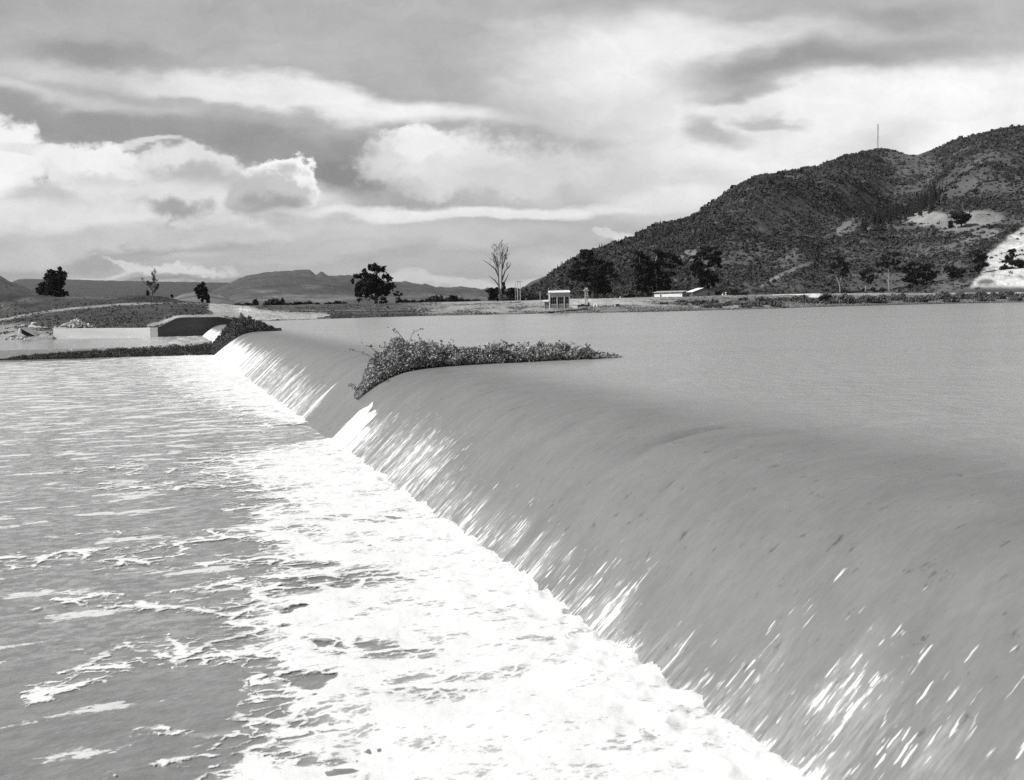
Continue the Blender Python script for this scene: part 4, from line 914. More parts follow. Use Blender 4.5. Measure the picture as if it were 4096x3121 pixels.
R = [
 ('forked_gum', 'pale-trunked forked tree standing alone left of the thin-leaved pair below the hill', (850, 408), [(850, 160, 38, 18), (800, 212, 36, 22), (860, 200, 42, 26), (893, 232, 30, 20), (790, 250, 26, 16), (870, 262, 28, 18)], [[(850, 412), (845, 350), (820, 290), (800, 240)], [(852, 412), (850, 340), (870, 260), (860, 190)]], .3, M_palebark, 1.0),
 ('faint_tree', 'faint open tree between the two pale-trunked trees', (1040, 408), [(1010, 262, 32, 22), (1062, 250, 32, 22), (1030, 310, 30, 24), (1072, 320, 22, 20)], [[(1035, 410), (1040, 350), (1020, 280)], [(1050, 410), (1060, 330), (1065, 260)]], .22, M_palebark, .8),
 ('candelabra_tree', 'pale straight-trunked tree with upswept branches and thin foliage', (1210, 400), [(1140, 200, 34, 16), (1180, 150, 36, 20), (1232, 122, 44, 20), (1262, 180, 36, 20), (1200, 200, 44, 20), (1272, 232, 30, 16), (1150, 252, 24, 12)], [[(1210, 402), (1206, 340), (1205, 250), (1215, 160)], [(1205, 320), (1170, 280), (1140, 220)], [(1212, 300), (1245, 240), (1262, 190)]], .3, M_palebark, .8),
 ('bushy_tree', 'dark bushy tree right of the pale candelabra-shaped tree', (1430, 402), [(1400, 200, 46, 22), (1470, 222, 52, 30), (1420, 262, 66, 36), (1500, 280, 44, 34), (1340, 242, 30, 24), (1380, 312, 56, 24), (1460, 332, 62, 26), (1360, 372, 36, 22), (1440, 380, 56, 18)], [[(1430, 405), (1430, 330), (1430, 240)]], .4, M_bark, 1.0),
 ('leaning_tree', 'dark spreading tree with low branches left of the slender dark trunk', (1700, 403), [(1660, 232, 44, 26), (1700, 262, 56, 36), (1742, 300, 52, 34), (1680, 322, 46, 34), (1782, 330, 24, 34), (1660, 380, 46, 20), (1740, 375, 36, 20)], [[(1700, 405), (1700, 340), (1680, 260)], [(1700, 400), (1730, 330)]], .35, M_bark, 1.0),
 ('lopsided_tree', 'tall lopsided tree with one dark and one pale trunk at the foot of the quarry', (1850, 400), [(1860, 108, 46, 18), (1892, 150, 42, 26), (1842, 175, 20, 16), (1902, 200, 38, 22), (1862, 225, 26, 22), (1872, 290, 20, 24)], [[(1805, 395), (1808, 330), (1830, 250), (1850, 160)], [(1860, 395), (1862, 320), (1875, 220), (1880, 150)]], .24, M_bark, .8),
 ('quarry_tree', 'large dark tree in front of the white quarry face at the right edge', (2130, 392), [(2110, 97, 34, 14), (2122, 140, 42, 24), (2100, 180, 54, 24), (2160, 192, 36, 28), (2080, 232, 46, 28), (2040, 270, 38, 18), (2150, 252, 46, 34), (2100, 300, 46, 28), (2185, 250, 34, 50), (2195, 305, 26, 40), (2130, 340, 34, 18), (2230, 280, 40, 60)], [[(2130, 395), (2125, 320), (2118, 200), (2115, 120)], [(2145, 395), (2160, 320), (2175, 240)], [(2105, 395), (2102, 320)]], .4, M_palebark, 1.0)]
for i, (nm, lb, bs, bl, tk, tr_, bk, dn) in enumerate(R):
    S_ = 430 / F
    tree(nm, lb, z4, bs, bl, 430, tk, seed=30 + i, tr=tr_, bark=bk, per=26 * dn / (S_ * S_), leaf=.95)
hp = hill_at(962, 225); 
tree('pasture_tree', 'round dark tree in the pale clearing high on the hill', zr, (1745, 778), [(1740, 712, 50, 26), (1700, 715, 30, 24), (1782, 722, 24, 24), (1735, 750, 46, 20), (1662, 768, 20, 24)], float(hp[1]) - 4, [[(1745, 785), (1742, 730)]], seed=41, tr=.5)

# shrubs: sprays of leaves about several stems
def shrub_mesh(name, w, h, mat, seed, leaf, n):
    r = np.random.default_rng(seed); nc = 16
    a = r.random(nc) * 6.28; rad = r.random(nc) ** .6 * w * .38
    cen = np.stack([np.cos(a) * rad, np.sin(a) * rad, h * (0.2 + 0.62 * (1 - (rad / (w * .5)) ** 2) * r.random(nc))], -1)
    P = cen[r.integers(0, nc, n)] + r.normal(size=(n, 3)) * np.array([w * .12, w * .12, h * .14]); P[:, 2] = np.abs(P[:, 2])
    V, Fq = leaf_quads(P, leaf, seed)
    return mesh_obj(name, V, Fq, mat)
def shrub_row(name, label, cat, group, items, mat, protos=4, leaf=.3, n=700, sink=.3, tilt=0):
    pr = []
    for i, (px, py, w, h, d) in enumerate(items):
        S = d / F; W_, H_ = w * S, h * S
        j = i % protos
        if len(pr) <= j:
            o = shrub_mesh(name, W_, H_, mat, 100 + i + len(name), leaf, n); o['_w'] = W_; o['_h'] = H_; pr.append(o)
        else:
            s = pr[j]; o = s.copy(); sc.collection.objects.link(o); q = W_ / s['_w']; o.scale = (q, q, H_ / s['_h'])
        p = pt(px, py, d); o.location = (p[0], p[1], p[2] - sink); o.rotation_euler = (0, 0, random.random() * 6.28)
        tag(o, label, cat, group)
    for o in [x for x in sc.objects if '_w' in x]: del o['_w']; del o['_h']
items = [(238, 305.9, 10, 3.4, 430), (248, 305.9, 9, 4, 430), (256, 305.7, 6, 7, 420), (268, 305.6, 9, 4, 430), (274, 305.5, 15, 7.6, 410), (289, 305.2, 10, 3.3, 430), (298, 305, 12, 3.8, 430), (308, 304.9, 9, 4.4, 430), (317, 304.7, 5, 3.2, 440), (329, 304.5, 9, 3, 440), (337, 304.4, 9, 4, 430), (344, 304.3, 6, 3.3, 440),
         (406, 302.9, 7, 4.4, 430), (413, 302.8, 8, 3.8, 430), (421, 302.6, 7, 3.4, 440), (430, 302.4, 9, 5.5, 420), (437, 302.3, 14, 7.6, 410), (447, 302.1, 9, 4.6, 420), (453, 301.9, 11, 7, 415), (461, 301.8, 6, 4.6, 430), (467, 301.6, 8, 3.2, 440), (476, 301.4, 12, 2.8, 450), (283.0, 305.2, 4, 7.5, 420)]
shrub_row('field_bush', 'rounded dark bush in the line along the far edge of the flat field', 'bush', 'bushes along the field edge', items, M_leaf, leaf=.38, n=900)
items = []
for i in range(46):
    x = 520 + i * 11.2 + rng.normal() * 3; e = float(edge_y(x)); items.append((x, e + .8, rng.uniform(11, 20), rng.uniform(5, 10.5), rng.uniform(445, 480)))
shrub_row('foothill_bush', 'dark bush crowded among others at the foot of the hill', 'bush', 'bushes along the foot of the hill', items, M_leaf, leaf=.42, n=900)
items = []
for i in range(85):
    x = 672 + 366 * (i + rng.random()) / 85; sy = float(shore_y(x)); rs_ = hit(x, sy, 0.0)[1]; row = rng.random()
    dd = rs_ + 3 + row * 40; gz = ground_z(x, dd); gy = hor(x) + (H0 - gz) / dd * F
    items.append((x, gy, rng.uniform(8, 17) * (1 - .3 * row), rng.uniform(3.6, 7.6) * (0.55 + .45 * sstep(700, 830, x)) * (1.1 - .3 * row), dd))
shrub_row('bank_shrub', 'grey-green shrub in the thick growth along the right-hand shore', 'shrub', 'shrubs along the right-hand shore', items, M_leafmid, protos=6, leaf=.2, n=1300, sink=.15)
for (x, y, w, h, lb) in ((664, 307.5, 12, 6, 'dark shrub on the bank below the left end of the white building'), (672, 311, 10, 8, 'tall tufted shrub at the waterline below the white building'), (684, 310.5, 12, 6, 'broad dark shrub at the waterline right of the tufted one'), (703, 306.5, 20, 6, 'wide dark shrub on the bank below the barn'), (826, 303, 15, 10, 'darkest shrub of the shore, beside the bright sandy patch')):
    d_ = 262 + (x > 800) * 25; S = d_ / F
    o = shrub_mesh('waterside_shrub', w * S, h * S, M_leaf if 'dark' in lb else M_leafmid, int(x), .22, 1600); p = pt(x, y, d_); o.location = (p[0], p[1], p[2] - .15); tag(o, lb, 'shrub')

# grass tufts and weeds on the banks: nobody could count them
n_ = 26000
gx_ = rng.uniform(-40, 1060, n_); gd = np.empty(n_); gz_ = np.empty(n_)
u_ = rng.random(n_)
rs_all = np.array([wall_r([q])[0] + 1 if 53 <= q < 262 else (hit(q, 339.5, -2.0)[1] + 1 if q < 53 else hit(q, float(shore_y(q)), 0.0)[1] + 0.6) for q in np.arange(-40, 1062, 1.0)])
rs_i = np.interp(gx_, np.arange(-40, 1062, 1.0), rs_all)
gd = rs_i + (u_ ** 1.5) * np.where(gx_ < 240, 140, 80)
ix = np.clip(np.searchsorted(pxs, gx_), 1, len(pxs) - 1); iy = np.clip(np.searchsorted(ds, gd), 1, len(ds) - 1)
fy_ = (gd - ds[iy - 1]) / (ds[iy] - ds[iy - 1])
gz_ = Zg[iy - 1, ix] * (1 - fy_) + Zg[iy, ix] * fy_; tn = tone[iy, ix]
gX_ = Xg[0, ix] / ds[0] * gd
keep = (tn < 0.3) & (fbm(gX_ / 6, gd / 6, 3, 77) > 0.44)
C = np.stack([gX_, gd, gz_], -1)[keep]; S = rng.uniform(.12, .42, keep.sum())
for nm, sel, mt, lb in (('mound_grass', C[:, 0] / C[:, 1] < -0.085, M_leafmid, 'coarse dark grass growing over the mounds and the slope left of the sunlit bank'), ('bank_grass', C[:, 0] / C[:, 1] >= -0.085, M_bankgrass, 'rough grass and weeds growing over the far bank of the lake')):
    V, Fq = blob_cloud(C[sel], S[sel], 6, 5, .8); tag(mesh_obj(nm, V, Fq, mt), lb, 'grass', kind='stuff')

# ------------------------------------------------------------------ abutment wall
Aw = hit(157.5, 337.0, -2.0); Bw = hit(53.0, 339.0, -2.0)
aw = empty('abutment_wall', (Aw[0], Aw[1], -2.0)); tag(aw, 'concrete abutment wall with a bright wing and a shaded stepped side', 'wall')
O = np.array([Aw[0], Aw[1], -2.0])
def wtop(px):
    d = float(wall_r([px])[0]); return pt(px, float(walltop_y(px)), d) - O
def wall_part(name, pxl, mat, thick, nrm, bottom):
    mb = MB(); pts_ = [wtop(p) for p in pxl]; nrm = np.array([nrm[0], nrm[1], 0])
    for p, q in zip(pts_[:-1], pts_[1:]):
        V = [(p[0], p[1], bottom), (q[0], q[1], bottom), tuple(q), tuple(p)]
        V += [tuple(np.array(v) + nrm * thick) for v in V]
        mb.add(V, [(0, 1, 2, 3), (7, 6, 5, 4), (3, 2, 6, 7), (0, 4, 5, 1), (1, 5, 6, 2), (0, 3, 7, 4)])
    return mb.build(name, mat, aw)
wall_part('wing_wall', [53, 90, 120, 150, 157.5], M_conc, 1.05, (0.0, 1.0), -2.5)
wall_part('side_wall', [157.6, 168, 176, 182, 200, 220, 227, 234, 241, 251, 262], M_concshade, 1.05, (-math.sin(TH), math.cos(TH)), -3.0)
mb = MB()
p0 = wtop(53); p1 = wtop(66); mb.box(min(p0[0], p1[0]) - .2, max(p0[0], p1[0]), p0[1] - .02, p0[1] + .8, 0, .14)
o = mb.build('coping', M_white, aw); o.location = (0, 0, p0[2] + 0.003)
mb = MB()
for a_, b2 in ((157.6, 176), (176, 182), (182, 220)):
    p, q = wtop(a_ + .3), wtop(b2); n3 = np.array([-math.sin(TH), math.cos(TH), 0]); upv = np.array([0, 0, .10])
    V = [p - n3 * .06, q - n3 * .06, q - n3 * .06 + upv, p - n3 * .06 + upv]; V += [v + n3 * .75 for v in V]
    V = [v + np.array([0, 0, .003]) for v in V]
    mb.add(V, [(0, 1, 2, 3), (7, 6, 5, 4), (3, 2, 6, 7), (0, 4, 5, 1), (1, 5, 6, 2), (0, 3, 7, 4)])
mb.build('wall_cap', M_rend, aw)

# stones heaped behind the wall, boulders and broken slab at the water's edge
def stone_mesh(seed, mat):
    r = np.random.default_rng(seed)
    import bmesh
    bm = bmesh.new(); bmesh.ops.create_icosphere(bm, subdivisions=2, radius=1.0)
    ax = [Vector(r.normal(size=3)).normalized() for _ in range(9)]; cut = [r.uniform(.5, .85) for _ in ax]
    for v in bm.verts:
        for a_, c in zip(ax, cut):
            e = v.co.dot(a_)
            if e > c: v.co -= a_ * (e - c)
    me = bpy.data.meshes.new('stone'); bm.to_mesh(me); bm.free(); me.materials.append(mat); return me
sm = [stone_mesh(i, M_stone) for i in range(5)]
dp_ = float(wall_r([76.0])[0]) + 3.2
n = 0
for layer, (cnt, hw, hh) in enumerate(((22, 21, 0.0), (20, 17, 1.5), (17, 13, 3.0), (13, 9, 4.5), (8, 5, 6.0), (4, 2.6, 7.3))):
    for i in range(cnt):
        x = 76 + hw * (2 * (i + .5) / cnt - 1) + rng.normal() * .4; y = 328.2 - hh * 1.12 + rng.normal() * .35
        o = bpy.data.objects.new('heaped_stone', sm[n % 5]); n += 1; sc.collection.objects.link(o)
        p = pt(x, y, dp_ + rng.normal() * .5 + (1 - layer / 6) * 0.8 - .8); s = rng.uniform(.17, .32)
        o.location = p; o.scale = (s * rng.uniform(.9, 1.5), s, s * rng.uniform(.7, 1.1)); o.rotation_euler = rng.random(3) * 6
        tag(o, 'pale broken stone in the heap behind the bright wing of the wall', 'stone', 'stones heaped behind the wall')
zd = zm(0, 315, .02948)
for i, (x, y, sx_, sy_, lb) in enumerate(((1110, 420, 200, 85, 'largest white boulder left of the wall'), (1150, 290, 150, 60, 'pale grey boulder behind the largest white one'), (760, 350, 90, 40, 'white boulder beside the top of the tilted slab'), (1330, 420, 110, 60, 'white boulder between the largest one and the wall'), (1520, 430, 120, 50, 'grey boulder nearest the end of the wall'))):
    o = bpy.data.objects.new('boulder', stone_mesh(50 + i, M_stone if i not in (1, 4) else M_rend)); sc.collection.objects.link(o)
    S = 192 / F * .02948; o.location = pt(*zd(x, y), 192 + i * .5); o.scale = (sx_ * S, sx_ * S * .8, sy_ * S); tag(o, lb, 'boulder')
# tilted slab with its prop
S = 183 / F * .02948
sl = empty('tilted_slab', pt(*zd(680, 650), 183)); tag(sl, 'tilted concrete slab with a dark underside lying at the waterline left of the wall', 'slab')
Os = pt(*zd(680, 650), 183)
mb = MB(); c_pts = [(690, 450), (860, 540), (1290, 760), (1230, 690), (1100, 610), (720, 420)]
q = [(pt(*zd(a, b), 183) - Os) for a, b in c_pts]; mb.prism([(v[0], v[2]) for v in q], 0, 2.4); mb.build('slab', M_rend, sl)
mb = MB(); q = [(pt(*zd(a, b), 183) - Os) for a, b in ((690, 560), (700, 460), (860, 548), (1280, 762), (1020, 770), (800, 690), (690, 620))]; mb.prism([(v[0], v[2]) for v in q], .35, 2.3); mb.build('undercut_shade', M_dark, sl)  # dark block painted in for the shade beneath the slab
mb = MB(); q = [(pt(*zd(a, b), 183) - Os) for a, b in ((610, 610), (640, 440), (700, 430), (672, 640))]; mb.prism([(v[0], v[2]) for v in q], -.1, .2); mb.build('prop', M_conc, sl)
for i in range(16):
    o = bpy.data.objects.new('shore_stone', sm[i % 5]); sc.collection.objects.link(o); s = rng.uniform(.15, .34)
    x = rng.uniform(2, 52); o.location = pt(x, 338.9 + rng.normal() * .5, 181.5 + rng.random()); o.scale = (s * 1.3, s, s * .8); o.rotation_euler = rng.random(3) * 6
    tag(o, 'small stone at the waterline left of the wall', 'stone', 'stones at the waterline left of the wall')
st = MB()
for i in range(6):
    a = pt(*zd(1440 + 40 * i, 720 - 30 * i), 184 + i * .5); b2 = pt(*zd(1820, 720 - 30 * i), 184 + i * .5)
    st.box(a[0], b2[0], a[1], a[1] + .55, a[2] - .3, a[2])
tag(st.build('stone_steps', M_rend), 'short flight of pale steps against the left end of the wall', 'steps')

# ------------------------------------------------------------------ weeds caught on the weir
def surf(X, Y): return np.interp(X, prof[:, 0], prof[:, 1])
def weed_thing(name, label, Xs, near, width, height, n, leaf, mat, seed, floor=None, sprigs=20, stem_h=.8, along_fn=None):
    """Xs, near, width, height: tables along the weir-frame X"""
    r = np.random.default_rng(seed); X = r.uniform(Xs[0], Xs[-1], n * 2)
    hh = np.interp(X, Xs, height); ww = np.interp(X, Xs, width)
    keep = r.random(n * 2) < (hh * ww) ** .5 / np.max((np.array(height) * np.array(width)) ** .5); X = X[keep][:n]; hh = hh[keep][:n]; ww = ww[keep][:n]
    v = r.random(len(X)); Y = np.interp(X, Xs, near) + v * ww + r.normal(size=len(X)) * .08
    lump = 0.25 + 1.3 * fbm(X / .6, Y / .6, 4, seed, .65)
    edge_ = np.clip(4 * v * (1 - v) * 1.5, 0.25, 1) ** .5
    z0 = surf(X, Y) if floor is None else floor(X, Y)
    Z = z0 + hh * lump * edge_ * (r.random(len(X)) ** .55)
    a, b = W2(X, Y); P = np.stack([a, b, Z], -1); O = P.mean(0); O[2] = P[:, 2].min()
    root = empty(name, O); tag(root, label, 'weeds')
    V, Fq = leaf_quads(P - O, leaf, seed, flat=.1, narrow=.45); mesh_obj('foliage', V, Fq, mat, root)
    mb = MB()
    Pl = []
    for i in range(sprigs):
        x = r.uniform(Xs[0], Xs[-1]); h = float(np.interp(x, Xs, height)); y = float(np.interp(x, Xs, near)) + r.random() * float(np.interp(x, Xs, width))
        z = float(surf(x, y) if floor is None else floor(np.array([x]), np.array([y]))[0]) + h * .4; a, b = W2(x, y); p = np.array([a, b, z]) - O; dr = np.array([r.normal() * .5, r.normal() * .5, 1.0]); L = h * stem_h * (.4 + r.random() * .6)
        for s in range(4):
            q = p + dr / np.linalg.norm(dr) * L / 4; mb.tube(p, q, .02, .014, 4); dr = dr + np.array([r.normal() * .35, r.normal() * .35, -.25]); p = q
            for _ in range(4): Pl.append(p + r.normal(size=3) * .05)
    if Pl:
        mb.build('stems', mat, root)
        V, Fq = leaf_quads(np.array(Pl), leaf * 1.3, seed + 1); mesh_obj('shoots', V, Fq, mat, root)
    return root
weed_thing('water_weed_clump', 'long ragged clump of leafy weeds hanging over the crest in the middle of the weir',
           [9.3, 9.8, 10.4, 11.1, 12, 13, 15, 17, 19, 20.8, 21.8, 22.6, 23.6], [48.4, 48.2, 48.0, 47.9, 47.6, 47.6, 47.7, 47.8, 47.9, 48, 48, 48.2, 48.2], [.7, 1.3, 2.2, 3.0, 3.2, 2.8, 2.2, 2.2, 2.3, 2.2, 1.6, 1.2, .25],
           [.35, .8, 1.25, 1.45, 1.4, 1.1, .78, .78, .84, .78, .5, .28, .08], 62000, .066, M_weed, 201, sprigs=70, stem_h=1.5)
weed_thing('dark_weed_clump', 'dark thick clump of weeds spilling down the face at the far end of the weir',
           [7.3, 8.0, 9.0, 10, 11, 12, 13, 14, 15.6], [137.4, 136.0, 134.2, 132.6, 131.4, 130.6, 130, 129.8, 129.8], [3.2, 4.4, 5, 5.2, 5.2, 4.6, 3.6, 2.2, .8],
           [1.1, 1.5, 2.0, 2.1, 2.1, 2.0, 1.3, .7, .25], 38000, .11, M_weeddark, 203, sprigs=0)
weed_thing('weed_bar', 'long low dark bar of weeds lying across the lower river at the far end',
           [-30, -18.5, -16, -12, -6, 0, 5, 7.6], [148, 145.0, 144.3, 143.2, 141.6, 140.1, 138.6, 138.0], [.5, .7, 1.2, 1.6, 2.0, 2.3, 2.6, 3.0],
           [.05, .12, .45, .62, .72, .85, 1.1, 1.4], 36000, .085, M_weeddark, 205, floor=lambda X, Y: -3.2 + 0.5 * sstep(0.2, 2.0, Y - (138.3 + (7 - X) * .265)), sprigs=0)

# ------------------------------------------------------------------ pump house
D = 245.0; SS = D / F; O = pt(557.0, 308.3, D); hs = empty('pump_house', O, 0.0)
tag(hs, 'small pale pump house with a ribbed roof and three wide windows at the far waterside', 'pump house')
def hX_(z): return (537.5 + z * .04315 - 557.0) * SS
H_ = 4.15; x0, x1 = hX_(275), hX_(748)
mb = MB(); ztop = H_ - .42
wins = [(hX_(302), hX_(448)), (hX_(470), hX_(612)), (hX_(638), hX_(733))]; zb0, zb1 = 1.02, 2.72
mb.box(x0 + .13, x1 - .13, 0.12, .3, 0, zb0); mb.box(x0 + .13, x1 - .13, .12, .3, zb1, ztop)
for a, b2 in ((x0 + .13, wins[0][0]), (wins[0][1], wins[1][0]), (wins[1][1], wins[2][0]), (wins[2][1], x1 - .13)): mb.box(a, b2, .12, .3, zb0, zb1)
mb.box(x0 + .02, x0 + .2, .3, 4.2, 0, ztop); mb.box(x1 - .2, x1 - .02, .3, 4.2, 0, ztop); mb.box(x0 + .2, x1 - .2, 4.0, 4.2, 0, ztop)
mb.build('wall', M_rend, hs)
mb = MB(); mb.box(x0 + .14, x1 - .14, .1, .118, 0, zb0 - .1); mb.build('plinth', M_brick, hs)
for cx_ in (x0 + .08, hX_(459), hX_(625), x1 - .08):
    mb = MB(); mb.box(cx_ - .1, cx_ + .1, -.02, .11 if abs(cx_ - x0 - .08) > .01 and abs(cx_ - x1 + .08) > .01 else .3, -.2, ztop + .02); mb.build('column', M_white if cx_ < x0 + .2 else M_rend, hs)  # left column whiter: sun from that side is put into its colour
for (a, b2), nb in zip(wins, (3, 3, 2)):
    mb = MB(); f = .05
    mb.box(a, b2, .14, .2, zb0, zb0 + f); mb.box(a, b2, .14, .2, zb1 - f, zb1); mb.box(a, a + f, .14, .2, zb0 + f, zb1 - f); mb.box(b2 - f, b2, .14, .2, zb0 + f, zb1 - f)
    for i in range(1, nb): c = a + (b2 - a) * i / nb; mb.box(c - .02, c + .02, .15, .19, zb0 + f, zb1 - f)
    mb.box(a + f, b2 - f, .155, .185, (zb0 + zb1) / 2 - .02, (zb0 + zb1) / 2 + .02)
    w_ = mb.build('window', M_grey, hs)
    mb = MB(); mb.box(a + f, b2 - f, .2, .21, zb0 + f, zb1 - f); mb.build('pane', M_glass, w_)
def ribbed(name, xa, xb, y0, y1, z0, z1, rib, parent, mat, th=.16):
    n = int((xb - xa) / rib * 8); xs = np.linspace(xa, xb, n); zz = np.abs(np.sin(np.arange(n) / 8 * math.pi)) * .13
    top0 = np.stack([xs, np.full(n, y0), z0 + zz + th], -1); top1 = np.stack([xs, np.full(n, y1), z1 + zz + th], -1)
    bot0 = np.stack([xs, np.full(n, y0), z0 + zz * .6], -1); bot1 = np.stack([xs, np.full(n, y1), z1 + zz * .6], -1)
    V = np.vstack([bot0, top0, top1, bot1, bot0]); return mesh_obj(name, V, grid_faces(5, n), mat, parent)
ribbed('roof', x0 - .12, x1 + .14, -.35, 4.5, H_ - .42, H_ - .05, .24, hs, M_white, .22)
a0, a1 = hX_(155), hX_(268)
mb = MB(); mb.box(a0 + .06, a1, .3, 2.2, 0, 1.62); mb.build('annex_wall', M_brick, hs)
mb = MB(); mb.box(a0 - .02, a0 + .1, .18, .3, -.2, 1.62); mb.build('column', M_white, hs)  # white carries the sunlight on this left post
ribbed('annex_roof', a0 - .1, a1, -.1, 2.4, 1.64, 1.75, .2, hs, M_white, .2)
for zx in (262, 413):
    mb = MB(); X = hX_(zx); mb.box(X - .045, X + .045, .6, .69, H_ - .2, H_ + .85); mb.build('roof_post', M_rend, hs)
mb = MB(); mb.tube((hX_(262), .64, H_ + .12), (hX_(413), .64, H_ + .12), .03, .03, 5); mb.build('rail', M_metal, hs)
mb = MB(); p = (hX_(238), .5, H_ - .75); mb.tube((p[0], p[1], p[2]), (p[0], p[1], p[2] + .22), .1, .1, 8); mb.build('lamp', M_white, hs)
mb = MB(); mb.box(hX_(765), hX_(935), .2, .4, -.1, .28); o = mb.build('low_white_wall', M_white); o.location = O; tag(o, 'low white wall running right from the foot of the pump house', 'low wall')
# transformer structure
zk = zm(537.5, 270, .0567); Dk = 258.0; Ok = pt(*zk(862, 615), Dk); tp = empty('transformer_poles', Ok); tag(tp, 'cluster of pale utility poles carrying a transformer right of the pump house', 'transformer')
def K(x, y): v = pt(*zk(x, y), Dk) - Ok; return v[0], v[2]
for (xx, yt, yb) in ((842, 335, 615), (856, 335, 615), (884, 350, 600)):
    mb = MB(); a, zt_ = K(xx, yt); b2, z_ = K(xx, yb); mb.tube((b2, 0 if xx != 842 else .6, z_ - .4), (a, 0 if xx != 842 else .6, zt_), .12, .09, 7); mb.build('pole', M_metal, tp)
for yk, xa, xb in ((340, 828, 890), (372, 812, 905), (460, 832, 900), (485, 848, 892)):
    mb = MB(); a, z_ = K(xa, yk); b2, _ = K(xb, yk); mb.box(a, b2, -.16, .04, z_ - .07, z_ + .07); mb.build('crossarm', M_metal, tp)
mb = MB(); a, z_ = K(862, 365); b2, z1_ = K(888, 345); mb.box(a, b2, -.5, -.17, z_, z1_); mb.build('transformer_tank', M_metal, tp)
for xx, yk in ((815, 372), (828, 362), (845, 330), (862, 332), (878, 332), (905, 368)):
    mb = MB(); a, z_ = K(xx, yk); mb.tube((a, -.06, z_ + .02), (a, -.06, z_ + .26), .10, .06, 8); mb.build('insulator', M_white, tp)
mb = MB(); prev = None
pA = O + np.array([hX_(413), .64, H_ + .8]); pB = Ok + np.array([K(830, 355)[0], 0, K(830, 355)[1]])
for i in range(17):
    f = i / 16; q = pA + (pB - pA) * f; q[2] -= .35 * 4 * f * (1 - f)
    if prev is not None: mb.tube(prev, q, .028, .028, 4)
    prev = q.copy()
tag(mb.build('power_cable', M_metal), 'slack cable running from the pump house roof to the transformer poles', 'cable')
# telegraph poles and fence posts
def post(name, label, x, yt, yb, d, r, mat, cat='pole', arm=0, group=None):
    a = pt(x, yb, d); h = (yb - yt) * d / F
    if arm:
        t_ = empty(name, a); mb = MB(); mb.tube((0, 0, -.3), (0, 0, h), r, r * .8, 7); mb.build('shaft', mat, t_)
        mb = MB(); mb.box(-arm, arm, -.07, .07, h - .25, h - .1); mb.build('crossarm', mat, t_)
    else:
        mb = MB(); mb.tube((0, 0, -.3), (0, 0, h), r, r * .8, 7); t_ = mb.build(name, mat); t_.location = a
    tag(t_, label, cat, group)
post('utility_pole', 'left pale pole of the pair sharing a crossarm right of the tall bare tree', 517.8, 281.3, 300.6, 300, .11, M_rend, arm=.9)
post('utility_pole', 'right pale pole of the pair sharing a crossarm right of the tall bare tree', 520.4, 281.3, 300.5, 300, .11, M_rend, arm=.9)
post('utility_pole', 'thin grey pole nearest the tall bare tree', 515.6, 283.3, 300.7, 310, .09, M_grey)
post('short_pole', 'short grey pole standing left of the pump house', 540.3, 291.3, 299.8, 290, .13, M_grey)
post('stub_post', 'small stub post on the bank halfway between the pale pole pair and the pump house', 526, 298.2, 300.5, 290, .1, M_grey, 'post')
post('fence_post', 'dark square post at the foot of the transformer poles', 588.7, 302.4, 305.3, 257, .28, M_dark, 'post')
for xx, yt, yb in ((579.2, 302.5, 307), (581.6, 302.3, 306), (584, 303.2, 306.5), (590.5, 302.5, 305.2), (593, 302.3, 304.6)):
    post('wire_post', 'thin fence post beside the transformer poles', xx, yt, yb, 256, .05, M_grey, 'post', group='thin fence posts by the transformer poles')
post('field_post', 'lone thin post on the levee before the giant tree', 610.3, 295, 298.2, 330, .06, M_grey, 'post')
post('building_pole', 'dark pole standing at the left end of the white building', 652.6, 286, 297.2, 335, .1, M_bark, 'pole')
# low cart
Dc = 252.0; Oc = pt(582.5, 307.3, Dc); ct = empty('low_cart', Oc); tag(ct, 'low dark cart half hidden behind the grassy bank right of the pump house', 'cart')
mb = MB(); mb.prism([(-1.35, .25), (-1.3, .55), (-.9, .62), (-.5, .62), (-.3, .78), (.3, .8), (.6, .6), (1.6, .58), (1.7, .28)], -.6, .6); mb.build('body', M_dark, ct)
for xx in (-.95, 1.1):
    mb = MB(); mb.tube((xx, -.66, .22), (xx, -.5, .22), .26, .26, 14); w_ = mb.build('wheel', M_dark, ct)
    mb = MB(); mb.tube((xx, -.675, .22), (xx, -.655, .22), .12, .12, 10); mb.build('hub', M_grey, w_)
# culvert mouth
Dv = 262.0; Ov = pt(617.5, 307.6, Dv); cu = empty('culvert_mouth', Ov); tag(cu, 'dark square culvert mouth with a pale left jamb in the grassy bank', 'culvert')
mb = MB(); mb.box(-.62, -.5, -.1, 1.2, .1, .85); mb.build('jamb', M_white, cu)
mb = MB(); mb.box(-.7, .75, -.1, 1.2, .853, .95); mb.build('lintel', M_grey, cu)
mb = MB(); mb.prism([(-.498, .85), (.62, .85), (.5, .3), (.1, -.1), (-.3, .05), (-.498, .3)], .0, 1.1); mb.build('opening_shade', M_dark, cu)  # dark block fills the mouth in place of its inner shade
def rag(name, label, x, y, d, w, h, mat, seed, cat):
    r = np.random.default_rng(seed); n = 14; u, v = np.meshgrid(np.linspace(-1, 1, n), np.linspace(0, 1, n))
    X = u * w / 2 * (0.7 + .5 * vnoise(v * 4, u * 0, seed)); Y = (vnoise(u * 3, v * 3, seed + 1) - .5) * .5 - v * .1; Z = v * h * (.7 + .5 * vnoise(u * 3, v * 0, seed + 2))
    o = mesh_obj(name, np.stack([X, Y, Z], -1).reshape(-1, 3), grid_faces(n, n), mat); m_ = o.modifiers.new('thick', 'SOLIDIFY'); m_.thickness = .03
    o.location = pt(x, y, d); tag(o, label, cat); return o
